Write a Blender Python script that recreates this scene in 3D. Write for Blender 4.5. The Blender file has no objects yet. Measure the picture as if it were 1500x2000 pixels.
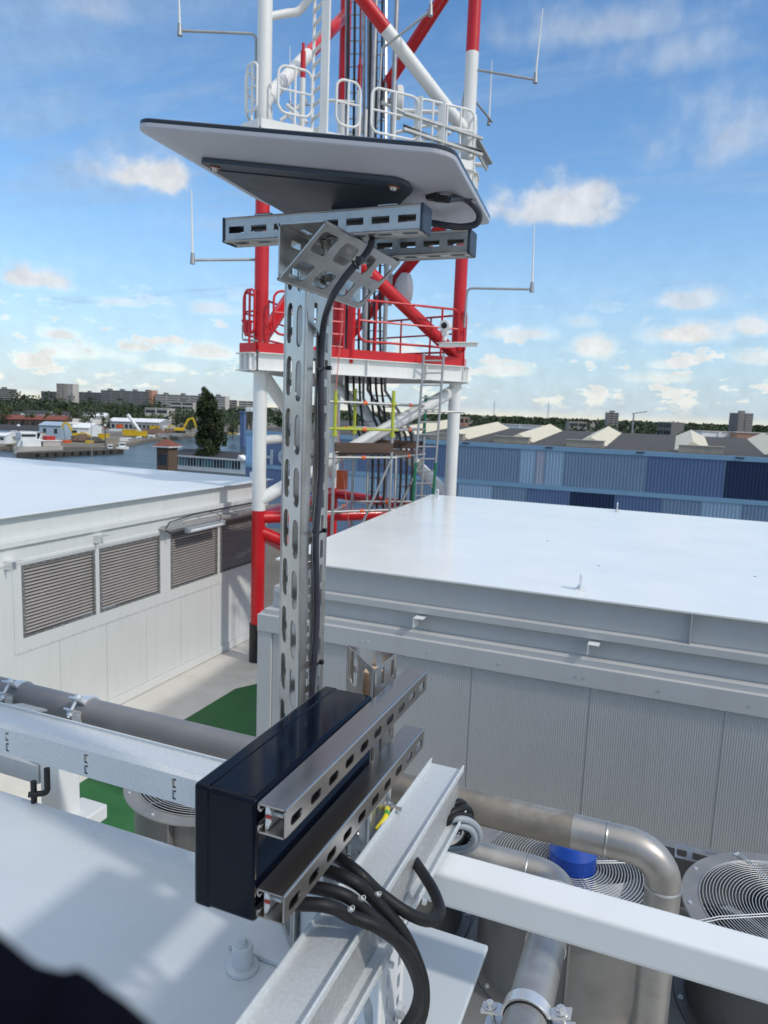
import bpy, math, random
import numpy as np
from mathutils import Vector, Matrix
SC = bpy.context.scene
COL = SC.collection
rad = math.radians
# ------------------------------------------------------------------ camera (eye at the world origin)
FPX, PITCH, YAW, ROLL = 1400.0, rad(8.085), rad(21.9), rad(2.165)
FW = np.array([-math.sin(YAW)*math.cos(PITCH), math.cos(YAW)*math.cos(PITCH), -math.sin(PITCH)])
_r0 = np.array([math.cos(YAW), math.sin(YAW), 0.0]); _u0 = np.cross(_r0, FW)
RT = math.cos(ROLL)*_r0 + math.sin(ROLL)*_u0
UP = math.cos(ROLL)*_u0 - math.sin(ROLL)*_r0
cam_d = bpy.data.cameras.new('camera'); cam = bpy.data.objects.new('camera', cam_d); COL.objects.link(cam)
cam.matrix_world = Matrix(((RT[0], UP[0], -FW[0], 0), (RT[1], UP[1], -FW[1], 0), (RT[2], UP[2], -FW[2], 0), (0, 0, 0, 1)))
cam_d.sensor_fit = 'VERTICAL'; cam_d.sensor_height = 36.0; cam_d.lens = FPX/2000.0*36.0
cam_d.clip_start = 0.02; cam_d.clip_end = 20000
cam_d.dof.use_dof = True; cam_d.dof.focus_distance = 1.9; cam_d.dof.aperture_fstop = 7.5
SC.camera = cam
SC.view_settings.view_transform = 'Standard'; SC.view_settings.look = 'None'
SC.view_settings.gamma = 1.0; SC.view_settings.exposure = -0.12
# ------------------------------------------------------------------ sun and sky
SUN_EL, SUN_ROT = rad(43), rad(101)
sd = Vector((math.sin(SUN_ROT)*math.cos(SUN_EL), math.cos(SUN_ROT)*math.cos(SUN_EL), math.sin(SUN_EL)))
sl = bpy.data.lights.new('sun', 'SUN'); sl.energy = 2.1; sl.angle = rad(3.0); sl.color = (1.0, 0.94, 0.86)
so = bpy.data.objects.new('sun', sl); COL.objects.link(so); so.rotation_euler = sd.to_track_quat('Z', 'Y').to_euler(); so.location = (8, -6, 20)

def ray(x, y): return FW + RT*(x-750)/FPX - UP*(y-1000)/FPX
def az(x, y, z): d = ray(x, y); return Vector(d*z/d[2])
def ax(x, y, X): d = ray(x, y); return Vector(d*X/d[0])
def ay(x, y, Y): d = ray(x, y); return Vector(d*Y/d[1])
def ad(x, y, D): return Vector(ray(x, y)*D)

world = bpy.data.worlds.new("World"); SC.world = world; world.use_nodes = True
def build_world():
    nt = world.node_tree; nt.nodes.clear(); N = nt.nodes; L = nt.links
    def nd(t, **k):
        n = N.new(t)
        for a, b in k.items(): setattr(n, a, b)
        return n
    def put(n, i, v):
        if hasattr(v, 'is_output'): L.new(v, n.inputs[i])
        else: n.inputs[i].default_value = v
    def m(op, a, b=0.0, c=None, clamp=False):
        n = nd('ShaderNodeMath', operation=op, use_clamp=clamp); put(n, 0, a); put(n, 1, b)
        if c is not None: put(n, 2, c)
        return n.outputs[0]
    def sm(v, lo, hi):
        n = nd('ShaderNodeMapRange', interpolation_type='SMOOTHSTEP'); put(n, 0, v); put(n, 1, lo); put(n, 2, hi); put(n, 3, 0.0); put(n, 4, 1.0)
        return n.outputs[0]
    def comb(x, y, z=0.0):
        n = nd('ShaderNodeCombineXYZ'); put(n, 0, x); put(n, 1, y); put(n, 2, z); return n.outputs[0]
    def noise(v, s, d=6, r=0.55, dist=0.0):
        n = nd('ShaderNodeTexNoise'); put(n, 'Vector', v); put(n, 'Scale', s); put(n, 'Detail', d); put(n, 'Roughness', r); put(n, 'Distortion', dist)
        return n.outputs[0]
    out = nd('ShaderNodeOutputWorld')
    sky = nd('ShaderNodeTexSky', sky_type='NISHITA', sun_disc=False)
    sky.sun_elevation = SUN_EL; sky.sun_rotation = SUN_ROT; sky.altitude = 20; sky.air_density = 1.0; sky.dust_density = 0.15; sky.ozone_density = 2.0
    tc = nd('ShaderNodeTexCoord'); sp = nd('ShaderNodeSeparateXYZ'); L.new(tc.outputs['Generated'], sp.inputs[0])
    x, y, z = sp.outputs
    zc = m('MAXIMUM', z, 0.0)
    den = m('ADD', zc, 0.035)
    px, py = m('DIVIDE', x, den), m('DIVIDE', y, den)
    pl = comb(px, py, 0.0)
    u = m('ARCTAN2', x, y); uv = comb(u, z, 0.0)
    # field of small fair weather clouds getting denser towards the horizon
    f1 = noise(pl, 0.85, 7, 0.58)
    f2 = noise(pl, 0.22, 3, 0.5)
    puff = noise(comb(u, m('MULTIPLY', z, 2.3), 3.7), 25.0, 7, 0.56)
    clus = noise(comb(u, m('MULTIPLY', z, 3.5), 1.3), 4.5, 2, 0.5)
    fld = m('ADD', puff, m('MULTIPLY', m('SUBTRACT', clus, 0.5), 0.55))
    lowmask = m('MULTIPLY', m('SUBTRACT', 1.0, sm(z, 0.08, 0.19)), sm(z, 0.0, 0.03))
    c_field = m('MULTIPLY', sm(fld, 0.545, 0.62), m('MULTIPLY', lowmask, 0.92))
    # thin high veil
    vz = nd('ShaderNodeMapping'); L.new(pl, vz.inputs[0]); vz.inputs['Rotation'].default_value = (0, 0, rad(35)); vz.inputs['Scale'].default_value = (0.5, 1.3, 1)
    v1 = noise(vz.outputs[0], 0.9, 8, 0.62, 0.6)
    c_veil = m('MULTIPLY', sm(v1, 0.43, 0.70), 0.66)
    # unseen bright cloud added overhead, sunward and behind the viewer to lift fill light
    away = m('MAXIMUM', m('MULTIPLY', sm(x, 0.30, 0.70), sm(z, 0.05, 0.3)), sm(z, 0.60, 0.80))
    c_fill = m('MULTIPLY', m('MULTIPLY', sm(f2, 0.30, 0.50), away), 0.92)
    f_back = m('SUBTRACT', 1.0, sm(y, -0.75, -0.15)); c_fill_rear = m('MULTIPLY', m('MULTIPLY', sm(f1, 0.42, 0.60), f_back), 0.55)
    c_fill = m('MAXIMUM', c_fill, c_fill_rear)
    mist = m('MULTIPLY', m('POWER', m('SUBTRACT', 1.0, sm(z, -0.05, 0.50)), 2.3), 0.84)
    # the larger cumulus heaps of the photograph (pixel x, y, half width, half height, opacity)
    wob = m('ADD', m('MULTIPLY', m('SUBTRACT', noise(uv, 26.0, 6, 0.52), 0.5), 1.5), m('MULTIPLY', m('SUBTRACT', noise(uv, 9.0, 3, 0.5), 0.5), 1.3))
    heaps = [(285, 350, 112, 46, .9), (1085, 412, 135, 58, .85), (1340, 655, 85, 32, .95), (1160, 680, 50, 34, .9), (1010, 655, 85, 20, .8),
             (1350, 590, 75, 32, .75), (55, 545, 70, 34, .9), (120, 655, 40, 18, .9), (420, 605, 60, 22, .7), (410, 690, 75, 24, .9), (160, 690, 90, 26, .7),
             (1480, 640, 40, 30, .85), (985, 725, 50, 22, .85), (1290, 740, 60, 20, .8), (1215, 390, 60, 18, .5), (1430, 270, 210, 120, .55), (1480, 700, 50, 22, .8),
             (190, 20, 110, 32, .52), (330, 720, 40, 12, .8), (235, 592, 45, 12, .7), (1140, 630, 40, 22, .6), (1300, 715, 40, 16, .7), (420, 440, 200, 45, .35), (1180, 60, 330, 55, .52), (1330, 110, 210, 60, .5), (450, 190, 60, 45, .35)]
    tot = None
    for (cx, cy, hw, hh, op) in heaps:
        d = ray(cx, cy); d = d/np.linalg.norm(d)
        u0, v0 = math.atan2(d[0], d[1]), d[2]
        a = m('DIVIDE', m('SUBTRACT', u, u0), hw/1400.0)
        dv = m('SUBTRACT', z, v0)
        b = m('ADD', m('DIVIDE', m('MAXIMUM', dv, 0.0), hh/1400.0), m('DIVIDE', m('MINIMUM', dv, 0.0), 0.55*hh/1400.0))
        r = m('SQRT', m('ADD', m('MULTIPLY', a, a), m('MULTIPLY', b, b)))
        soft = 0.72 if op > .55 else 1.3
        mk = m('MULTIPLY', sm(m('SUBTRACT', m('ADD', 1.08, wob), r), -0.1, soft), op)
        tot = mk if tot is None else m('MAXIMUM', tot, mk)
    cov = m('MAXIMUM', m('MAXIMUM', tot, c_field), m('MAXIMUM', m('MAXIMUM', c_veil, c_fill), mist), clamp=True)
    cov = m('MULTIPLY', cov, sm(z, -0.02, 0.012))
    hard = m('MAXIMUM', m('MAXIMUM', tot, c_field), c_fill)
    # cloud brightness: lumpy, raised overhead to strengthen the added fill
    br = m('MULTIPLY_ADD', noise(uv, 38.0, 5, 0.6), 0.62, 0.62)
    br = m('MULTIPLY', br, m('MULTIPLY_ADD', sm(z, 0.60, 0.85), 0.45, 1.0))
    ccol = nd('ShaderNodeMix', data_type='RGBA'); put(ccol, 0, hard); ccol.inputs[6].default_value = (0.44, 0.62, 0.86, 1); ccol.inputs[7].default_value = (1.0, 0.99, 0.97, 1)
    cc = nd('ShaderNodeMix', data_type='RGBA', blend_type='MULTIPLY'); cc.inputs[0].default_value = 1.0; L.new(ccol.outputs[2], cc.inputs[6])
    L.new(comb(br, br, br), cc.inputs[7])
    mix = nd('ShaderNodeMix', data_type='RGBA'); put(mix, 0, cov); hs = nd('ShaderNodeHueSaturation'); hs.inputs['Saturation'].default_value = 1.2; hs.inputs['Value'].default_value = 1.5; L.new(sky.outputs[0], hs.inputs['Color']); L.new(hs.outputs[0], mix.inputs[6])
    csc = nd('ShaderNodeVectorMath', operation='SCALE'); L.new(cc.outputs[2], csc.inputs[0]); csc.inputs[3].default_value = 7.6
    L.new(csc.outputs[0], mix.inputs[7])
    bg = nd('ShaderNodeBackground'); L.new(mix.outputs[2], bg.inputs[0]); bg.inputs[1].default_value = 0.13
    L.new(bg.outputs[0], out.inputs[0])
build_world()
# ------------------------------------------------------------------ materials
MATS = {}
def mat(name, col, rough=0.5, metal=0.0, var=0.10, scale=5.0, bump=0.0, bscale=80.0, stretch=(1, 1, 1), coat=0.0, rvar=0.15, dirt=0.0, dcol=(0.25, 0.22, 0.18), dscale=3.0, spec=0.5, specks=0.0, streak=0.0):
    if name in MATS: return MATS[name]
    mm = bpy.data.materials.new(name); mm.use_nodes = True; nt = mm.node_tree; N = nt.nodes; L = nt.links
    b = N['Principled BSDF']
    tc = N.new('ShaderNodeTexCoord'); mp = N.new('ShaderNodeMapping'); L.new(tc.outputs['Object'], mp.inputs[0]); mp.inputs['Scale'].default_value = stretch
    nz = N.new('ShaderNodeTexNoise'); L.new(mp.outputs[0], nz.inputs['Vector']); nz.inputs['Scale'].default_value = scale; nz.inputs['Detail'].default_value = 7; nz.inputs['Roughness'].default_value = 0.62
    rp = N.new('ShaderNodeMapRange'); L.new(nz.outputs[0], rp.inputs[0]); rp.inputs[1].default_value = 0.3; rp.inputs[2].default_value = 0.7
    rp.inputs[3].default_value = 1.0-var; rp.inputs[4].default_value = 1.0+var
    mx = N.new('ShaderNodeVectorMath'); mx.operation = 'SCALE'; mx.inputs[0].default_value = col; L.new(rp.outputs[0], mx.inputs[3])
    cout = mx.outputs[0]
    if dirt > 0:
        n2 = N.new('ShaderNodeTexNoise'); L.new(tc.outputs['Object'], n2.inputs['Vector']); n2.inputs['Scale'].default_value = dscale; n2.inputs['Detail'].default_value = 9; n2.inputs['Roughness'].default_value = 0.7
        r2 = N.new('ShaderNodeMapRange'); L.new(n2.outputs[0], r2.inputs[0]); r2.inputs[1].default_value = 0.52; r2.inputs[2].default_value = 0.75; r2.inputs[3].default_value = 0; r2.inputs[4].default_value = dirt
        mi = N.new('ShaderNodeMix'); mi.data_type = 'RGBA'; L.new(r2.outputs[0], mi.inputs[0]); L.new(cout, mi.inputs[6]); mi.inputs[7].default_value = (*dcol, 1); cout = mi.outputs[2]
    if streak > 0:
        m4 = N.new('ShaderNodeMapping'); L.new(tc.outputs['Object'], m4.inputs[0]); m4.inputs['Scale'].default_value = (5, 5, 0.35)
        n4 = N.new('ShaderNodeTexNoise'); L.new(m4.outputs[0], n4.inputs['Vector']); n4.inputs['Scale'].default_value = 1.6; n4.inputs['Detail'].default_value = 8; n4.inputs['Roughness'].default_value = 0.65
        r4 = N.new('ShaderNodeMapRange'); L.new(n4.outputs[0], r4.inputs[0]); r4.inputs[1].default_value = 0.48; r4.inputs[2].default_value = 0.75; r4.inputs[3].default_value = 0; r4.inputs[4].default_value = streak
        m5 = N.new('ShaderNodeMix'); m5.data_type = 'RGBA'; L.new(r4.outputs[0], m5.inputs[0]); L.new(cout, m5.inputs[6]); m5.inputs[7].default_value = (0.36, 0.33, 0.28, 1); cout = m5.outputs[2]
    if specks > 0:
        vo = N.new('ShaderNodeTexVoronoi'); L.new(tc.outputs['Object'], vo.inputs['Vector']); vo.inputs['Scale'].default_value = specks
        sx = N.new('ShaderNodeSeparateColor'); L.new(vo.outputs['Color'], sx.inputs[0])
        l1 = N.new('ShaderNodeMath'); l1.operation = 'LESS_THAN'; L.new(vo.outputs['Distance'], l1.inputs[0]); l1.inputs[1].default_value = 0.028
        l2 = N.new('ShaderNodeMath'); l2.operation = 'GREATER_THAN'; L.new(sx.outputs[0], l2.inputs[0]); l2.inputs[1].default_value = 0.75
        l3 = N.new('ShaderNodeMath'); l3.operation = 'MULTIPLY'; L.new(l1.outputs[0], l3.inputs[0]); L.new(l2.outputs[0], l3.inputs[1])
        m6 = N.new('ShaderNodeMix'); m6.data_type = 'RGBA'; L.new(l3.outputs[0], m6.inputs[0]); L.new(cout, m6.inputs[6]); m6.inputs[7].default_value = (0.05, 0.05, 0.05, 1); cout = m6.outputs[2]
    L.new(cout, b.inputs['Base Color'])
    rr = N.new('ShaderNodeMapRange'); L.new(nz.outputs[0], rr.inputs[0]); rr.inputs[1].default_value = 0.3; rr.inputs[2].default_value = 0.7
    rr.inputs[3].default_value = max(0.02, rough*(1-rvar)); rr.inputs[4].default_value = min(1, rough*(1+rvar)); L.new(rr.outputs[0], b.inputs['Roughness'])
    b.inputs['Metallic'].default_value = metal; b.inputs['Coat Weight'].default_value = coat; b.inputs['Coat Roughness'].default_value = 0.05
    b.inputs['Specular IOR Level'].default_value = spec
    if bump > 0:
        n3 = N.new('ShaderNodeTexNoise'); L.new(mp.outputs[0], n3.inputs['Vector']); n3.inputs['Scale'].default_value = bscale; n3.inputs['Detail'].default_value = 4
        bp = N.new('ShaderNodeBump'); bp.inputs['Strength'].default_value = bump; bp.inputs['Distance'].default_value = 0.004; L.new(n3.outputs[0], bp.inputs['Height']); L.new(bp.outputs[0], b.inputs['Normal'])
    MATS[name] = mm; return mm

WHITE = mat('white_paint', (0.76, 0.78, 0.78), 0.35, var=0.04, scale=2.5, bump=0.03, bscale=25, specks=9.0, dirt=0.20, dcol=(0.45, 0.45, 0.42), dscale=2.2)
TWHITE = mat('tower_white_paint', (0.80, 0.80, 0.77), 0.38, var=0.04, scale=1.5, dirt=0.14, dcol=(0.45, 0.44, 0.40), dscale=1.6, streak=0.12)
TRED = mat('tower_red_paint', (0.56, 0.008, 0.014), 0.36, var=0.12, scale=1.5, coat=0.1, dirt=0.15, dcol=(0.36, 0.03, 0.03), dscale=2.0)
ROOFW = mat('roof_white_gloss', (0.80, 0.81, 0.79), 0.24, var=0.03, scale=1.2, bump=0.03, bscale=2.2, dirt=0.16, dcol=(0.56, 0.56, 0.53), dscale=0.9, coat=0.12, specks=1.3)
ROOFL = mat('roof_white_satin', (0.74, 0.77, 0.78), 0.38, var=0.04, scale=0.8, bump=0.03, bscale=3, dirt=0.16, dcol=(0.54, 0.56, 0.57), dscale=0.6, specks=1.1)
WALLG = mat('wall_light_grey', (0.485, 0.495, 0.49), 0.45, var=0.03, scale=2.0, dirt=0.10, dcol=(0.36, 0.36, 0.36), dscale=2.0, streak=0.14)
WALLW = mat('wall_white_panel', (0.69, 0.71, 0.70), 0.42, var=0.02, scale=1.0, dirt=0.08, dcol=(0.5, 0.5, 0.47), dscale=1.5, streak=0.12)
STEEL = mat('stainless_steel', (0.52, 0.51, 0.49), 0.33, metal=0.9, var=0.16, scale=14, stretch=(1, 1, 1), bump=0.03, bscale=120, dirt=0.30, dcol=(0.30, 0.27, 0.23), dscale=18)
STEELY = mat('brushed_stainless', (0.47, 0.43, 0.39), 0.23, metal=0.95, var=0.15, scale=30, stretch=(1, 0.05, 1), rvar=0.3, bump=0.02, bscale=200)
STEELX = mat('worn_stainless', (0.55, 0.54, 0.52), 0.36, metal=0.85, var=0.20, scale=25, stretch=(0.35, 1, 1), rvar=0.3, dirt=0.45, dcol=(0.18, 0.17, 0.16), dscale=28)
PIPES = mat('pipe_stainless', (0.38, 0.365, 0.345), 0.42, metal=0.7, var=0.22, scale=9, dirt=0.55, dcol=(0.50, 0.49, 0.48), dscale=7, rvar=0.25, bump=0.02, bscale=30)
PIPED = mat('pipe_stained', (0.25, 0.225, 0.19), 0.48, metal=0.5, var=0.35, scale=7, dirt=0.75, dcol=(0.48, 0.465, 0.44), dscale=8, rvar=0.3, bump=0.03, bscale=40)
PVC = mat('grey_plastic', (0.19, 0.19, 0.195), 0.42, var=0.08, scale=8, dirt=0.25, dcol=(0.28, 0.28, 0.28), dscale=9)
GALV = mat('galvanised_steel', (0.62, 0.65, 0.66), 0.46, metal=0.25, var=0.10, scale=170, bump=0.10, bscale=260, dirt=0.22, dcol=(0.48, 0.50, 0.51), dscale=9)
GALVD = mat('galvanised_mottled', (0.50, 0.51, 0.51), 0.5, metal=0.55, var=0.2, scale=190, bump=0.05, bscale=220)
ZINC = mat('zinc_plated', (0.74, 0.75, 0.75), 0.30, metal=0.6, var=0.06, scale=30)
PLATE = mat('grey_painted_plate', (0.54, 0.585, 0.61), 0.30, var=0.06, scale=1.6, bump=0.05, bscale=14, dirt=0.28, dcol=(0.65, 0.68, 0.70), dscale=2.4, rvar=0.4, coat=0.1, specks=7.0)
NAVY = mat('navy_gloss_plastic', (0.003, 0.005, 0.012), 0.09, var=0.25, scale=6, rvar=0.35, coat=0.0, spec=0.17, dirt=0.10, dcol=(0.03, 0.03, 0.025), dscale=16)
DPLATE = mat('charcoal_metal', (0.040, 0.054, 0.074), 0.45, var=0.12, scale=10)
DISHW = mat('dish_white_plastic', (0.48, 0.49, 0.54), 0.42, var=0.02, scale=6)
GLASSD = mat('dark_glass_face', (0.02, 0.023, 0.03), 0.12)
BLACK = mat('black_rubber', (0.010, 0.010, 0.011), 0.5, var=0.3, scale=45, bump=0.15, bscale=220, dirt=0.25, dcol=(0.03, 0.03, 0.03), dscale=30, spec=0.3)
BLACKP = mat('black_plastic', (0.012, 0.012, 0.013), 0.4, var=0.1)
CBLUE = mat('cable_dark_blue_black', (0.035, 0.036, 0.05), 0.42, var=0.15, scale=30)
GREYC = mat('grey_cable_sheath', (0.30, 0.33, 0.36), 0.4, var=0.06, scale=30)
YEL = mat('yellow_sheath', (0.75, 0.62, 0.02), 0.35, var=0.05); GRN = mat('green_sheath', (0.08, 0.35, 0.05), 0.35, var=0.05)
BEIGE = mat('beige_plastic', (0.62, 0.43, 0.28), 0.5, var=0.08)
FANST = mat('fan_ring_steel', (0.27, 0.26, 0.245), 0.42, metal=0.35, var=0.12, scale=6, rvar=0.25)
FAND = mat('fan_tub_dark', (0.17, 0.17, 0.165), 0.42, metal=0.5, var=0.2, scale=4, dirt=0.2, dcol=(0.25, 0.24, 0.22), dscale=3)
WIRE = mat('bright_wire', (0.62, 0.63, 0.63), 0.35, metal=0.5, var=0.05)
BLUE = mat('blue_motor_paint', (0.008, 0.055, 0.33), 0.28, var=0.08, scale=8, coat=0.3)
RUSTB = mat('brown_interior', (0.10, 0.045, 0.015), 0.7, var=0.3, scale=5)
DARKG = mat('dark_panel_grey', (0.19, 0.195, 0.195), 0.5, var=0.1, scale=3, metal=0.2)
DECKW = mat('deck_white_coating', (0.66, 0.64, 0.59), 0.55, var=0.07, scale=1.2, dirt=0.55, dcol=(0.46, 0.41, 0.33), dscale=1.1, specks=3.0)
GREEN = mat('green_walkway', (0.012, 0.115, 0.028), 0.6, var=0.2, scale=2, bump=0.1, bscale=120, dirt=0.35, dcol=(0.07, 0.16, 0.075), dscale=1.6, specks=3.0)
LOUV = mat('louvre_metal', (0.47, 0.44, 0.42), 0.42, metal=0.35, var=0.06, scale=3)
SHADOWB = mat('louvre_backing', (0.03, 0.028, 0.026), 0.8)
SCAFG = mat('scaffold_galvanised', (0.40, 0.41, 0.41), 0.45, metal=0.6, var=0.15, scale=4)
SCAFY = mat('scaffold_yellow', (0.42, 0.46, 0.04), 0.5, var=0.1); SCAFGR = mat('scaffold_green', (0.01, 0.16, 0.08), 0.45, var=0.1)
ORANGE = mat('orange_paint', (0.75, 0.13, 0.03), 0.5, var=0.1); WOOD = mat('weathered_board', (0.085, 0.05, 0.035), 0.75, var=0.35, scale=6, stretch=(.3, .3, 3))
NAVYCLOTH = mat('navy_cloth', (0.0025, 0.003, 0.007), 0.9, var=0.3, scale=40, bump=0.2, bscale=300, spec=0.04)
ROOFB = mat('bitumen_roof', (0.066, 0.060, 0.054), 0.85, var=0.22, scale=0.25, dirt=0.35, dcol=(0.13, 0.12, 0.11), dscale=0.12)
CREAM = mat('cream_skylight', (0.66, 0.60, 0.45), 0.55, var=0.06, scale=0.6)
CREAMD = mat('cream_dull', (0.38, 0.34, 0.27), 0.6, var=0.12, scale=0.6)
BLU = {k: mat('cladding_'+k, c, 0.5, var=0.05, scale=0.4, metal=0.1) for k, c in dict(
    medium=(0.175, 0.265, 0.385), light=(0.29, 0.43, 0.58), pale=(0.36, 0.40, 0.50), blue=(0.105, 0.17, 0.32), navy=(0.010, 0.028, 0.085), trim=(0.20, 0.36, 0.52), corner=(0.25, 0.45, 0.70)).items()}
WATER = mat('water', (0.035, 0.05, 0.058), 0.30, var=0.25, scale=0.05, bump=1.0, bscale=0.30, stretch=(1, 2.2, 1), spec=0.22)
GRASS = mat('rough_grass', (0.10, 0.15, 0.045), 0.9, var=0.4, scale=0.05)
EARTH = mat('quay_ground', (0.17, 0.15, 0.12), 0.9, var=0.4, scale=0.03)
QUAY = mat('quay_wall_dark', (0.07, 0.065, 0.055), 0.85, var=0.4, scale=0.4)
BRICK = mat('brown_brick', (0.13, 0.085, 0.06), 0.85, var=0.25, scale=2); TILE = mat('red_roof_tile', (0.20, 0.065, 0.045), 0.75, var=0.25, scale=1.5)
ROOFD = mat('dark_roof_felt', (0.045, 0.045, 0.048), 0.8, var=0.2, scale=0.4)
BW = mat('background_white', (0.78, 0.80, 0.80), 0.6, var=0.08, scale=0.3); BG = mat('background_grey', (0.36, 0.37, 0.38), 0.7, var=0.15, scale=0.2)
BBL = mat('background_blue_grey', (0.36, 0.45, 0.54), 0.6, var=0.1, scale=0.2); WIN = mat('window_dark_glass', (0.03, 0.045, 0.055), 0.12)
TEAL = mat('window_teal_blind', (0.09, 0.20, 0.22), 0.4); CONC = mat('concrete_facade', (0.30, 0.28, 0.26), 0.85, var=0.12, scale=0.08)
CONCL = mat('concrete_pale', (0.50, 0.47, 0.43), 0.85, var=0.1, scale=0.08); CONCD = mat('concrete_dark', (0.17, 0.165, 0.165), 0.85, var=0.12, scale=0.08)
SALM = mat('salmon_wall', (0.42, 0.24, 0.17), 0.85); YELB = mat('machine_yellow', (0.68, 0.45, 0.015), 0.5, var=0.15, scale=0.5)
SCRAP = mat('rusty_scrap', (0.13, 0.08, 0.055), 0.9, var=0.5, scale=0.8); REDB = mat('signal_red', (0.45, 0.03, 0.02), 0.5)
BARK = mat('bark', (0.07, 0.05, 0.035), 0.9, var=0.2)
def leafmat(name, c):
    m = mat(name, c, 0.75, var=0.45, scale=0.35); return m
LEAF = [leafmat('foliage_dark', (0.022, 0.040, 0.014)), leafmat('foliage_mid', (0.042, 0.072, 0.022)), leafmat('foliage_olive', (0.075, 0.092, 0.028)), leafmat('foliage_greyish', (0.075, 0.092, 0.062))]
POP = leafmat('poplar_foliage', (0.060, 0.080, 0.022))
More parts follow.
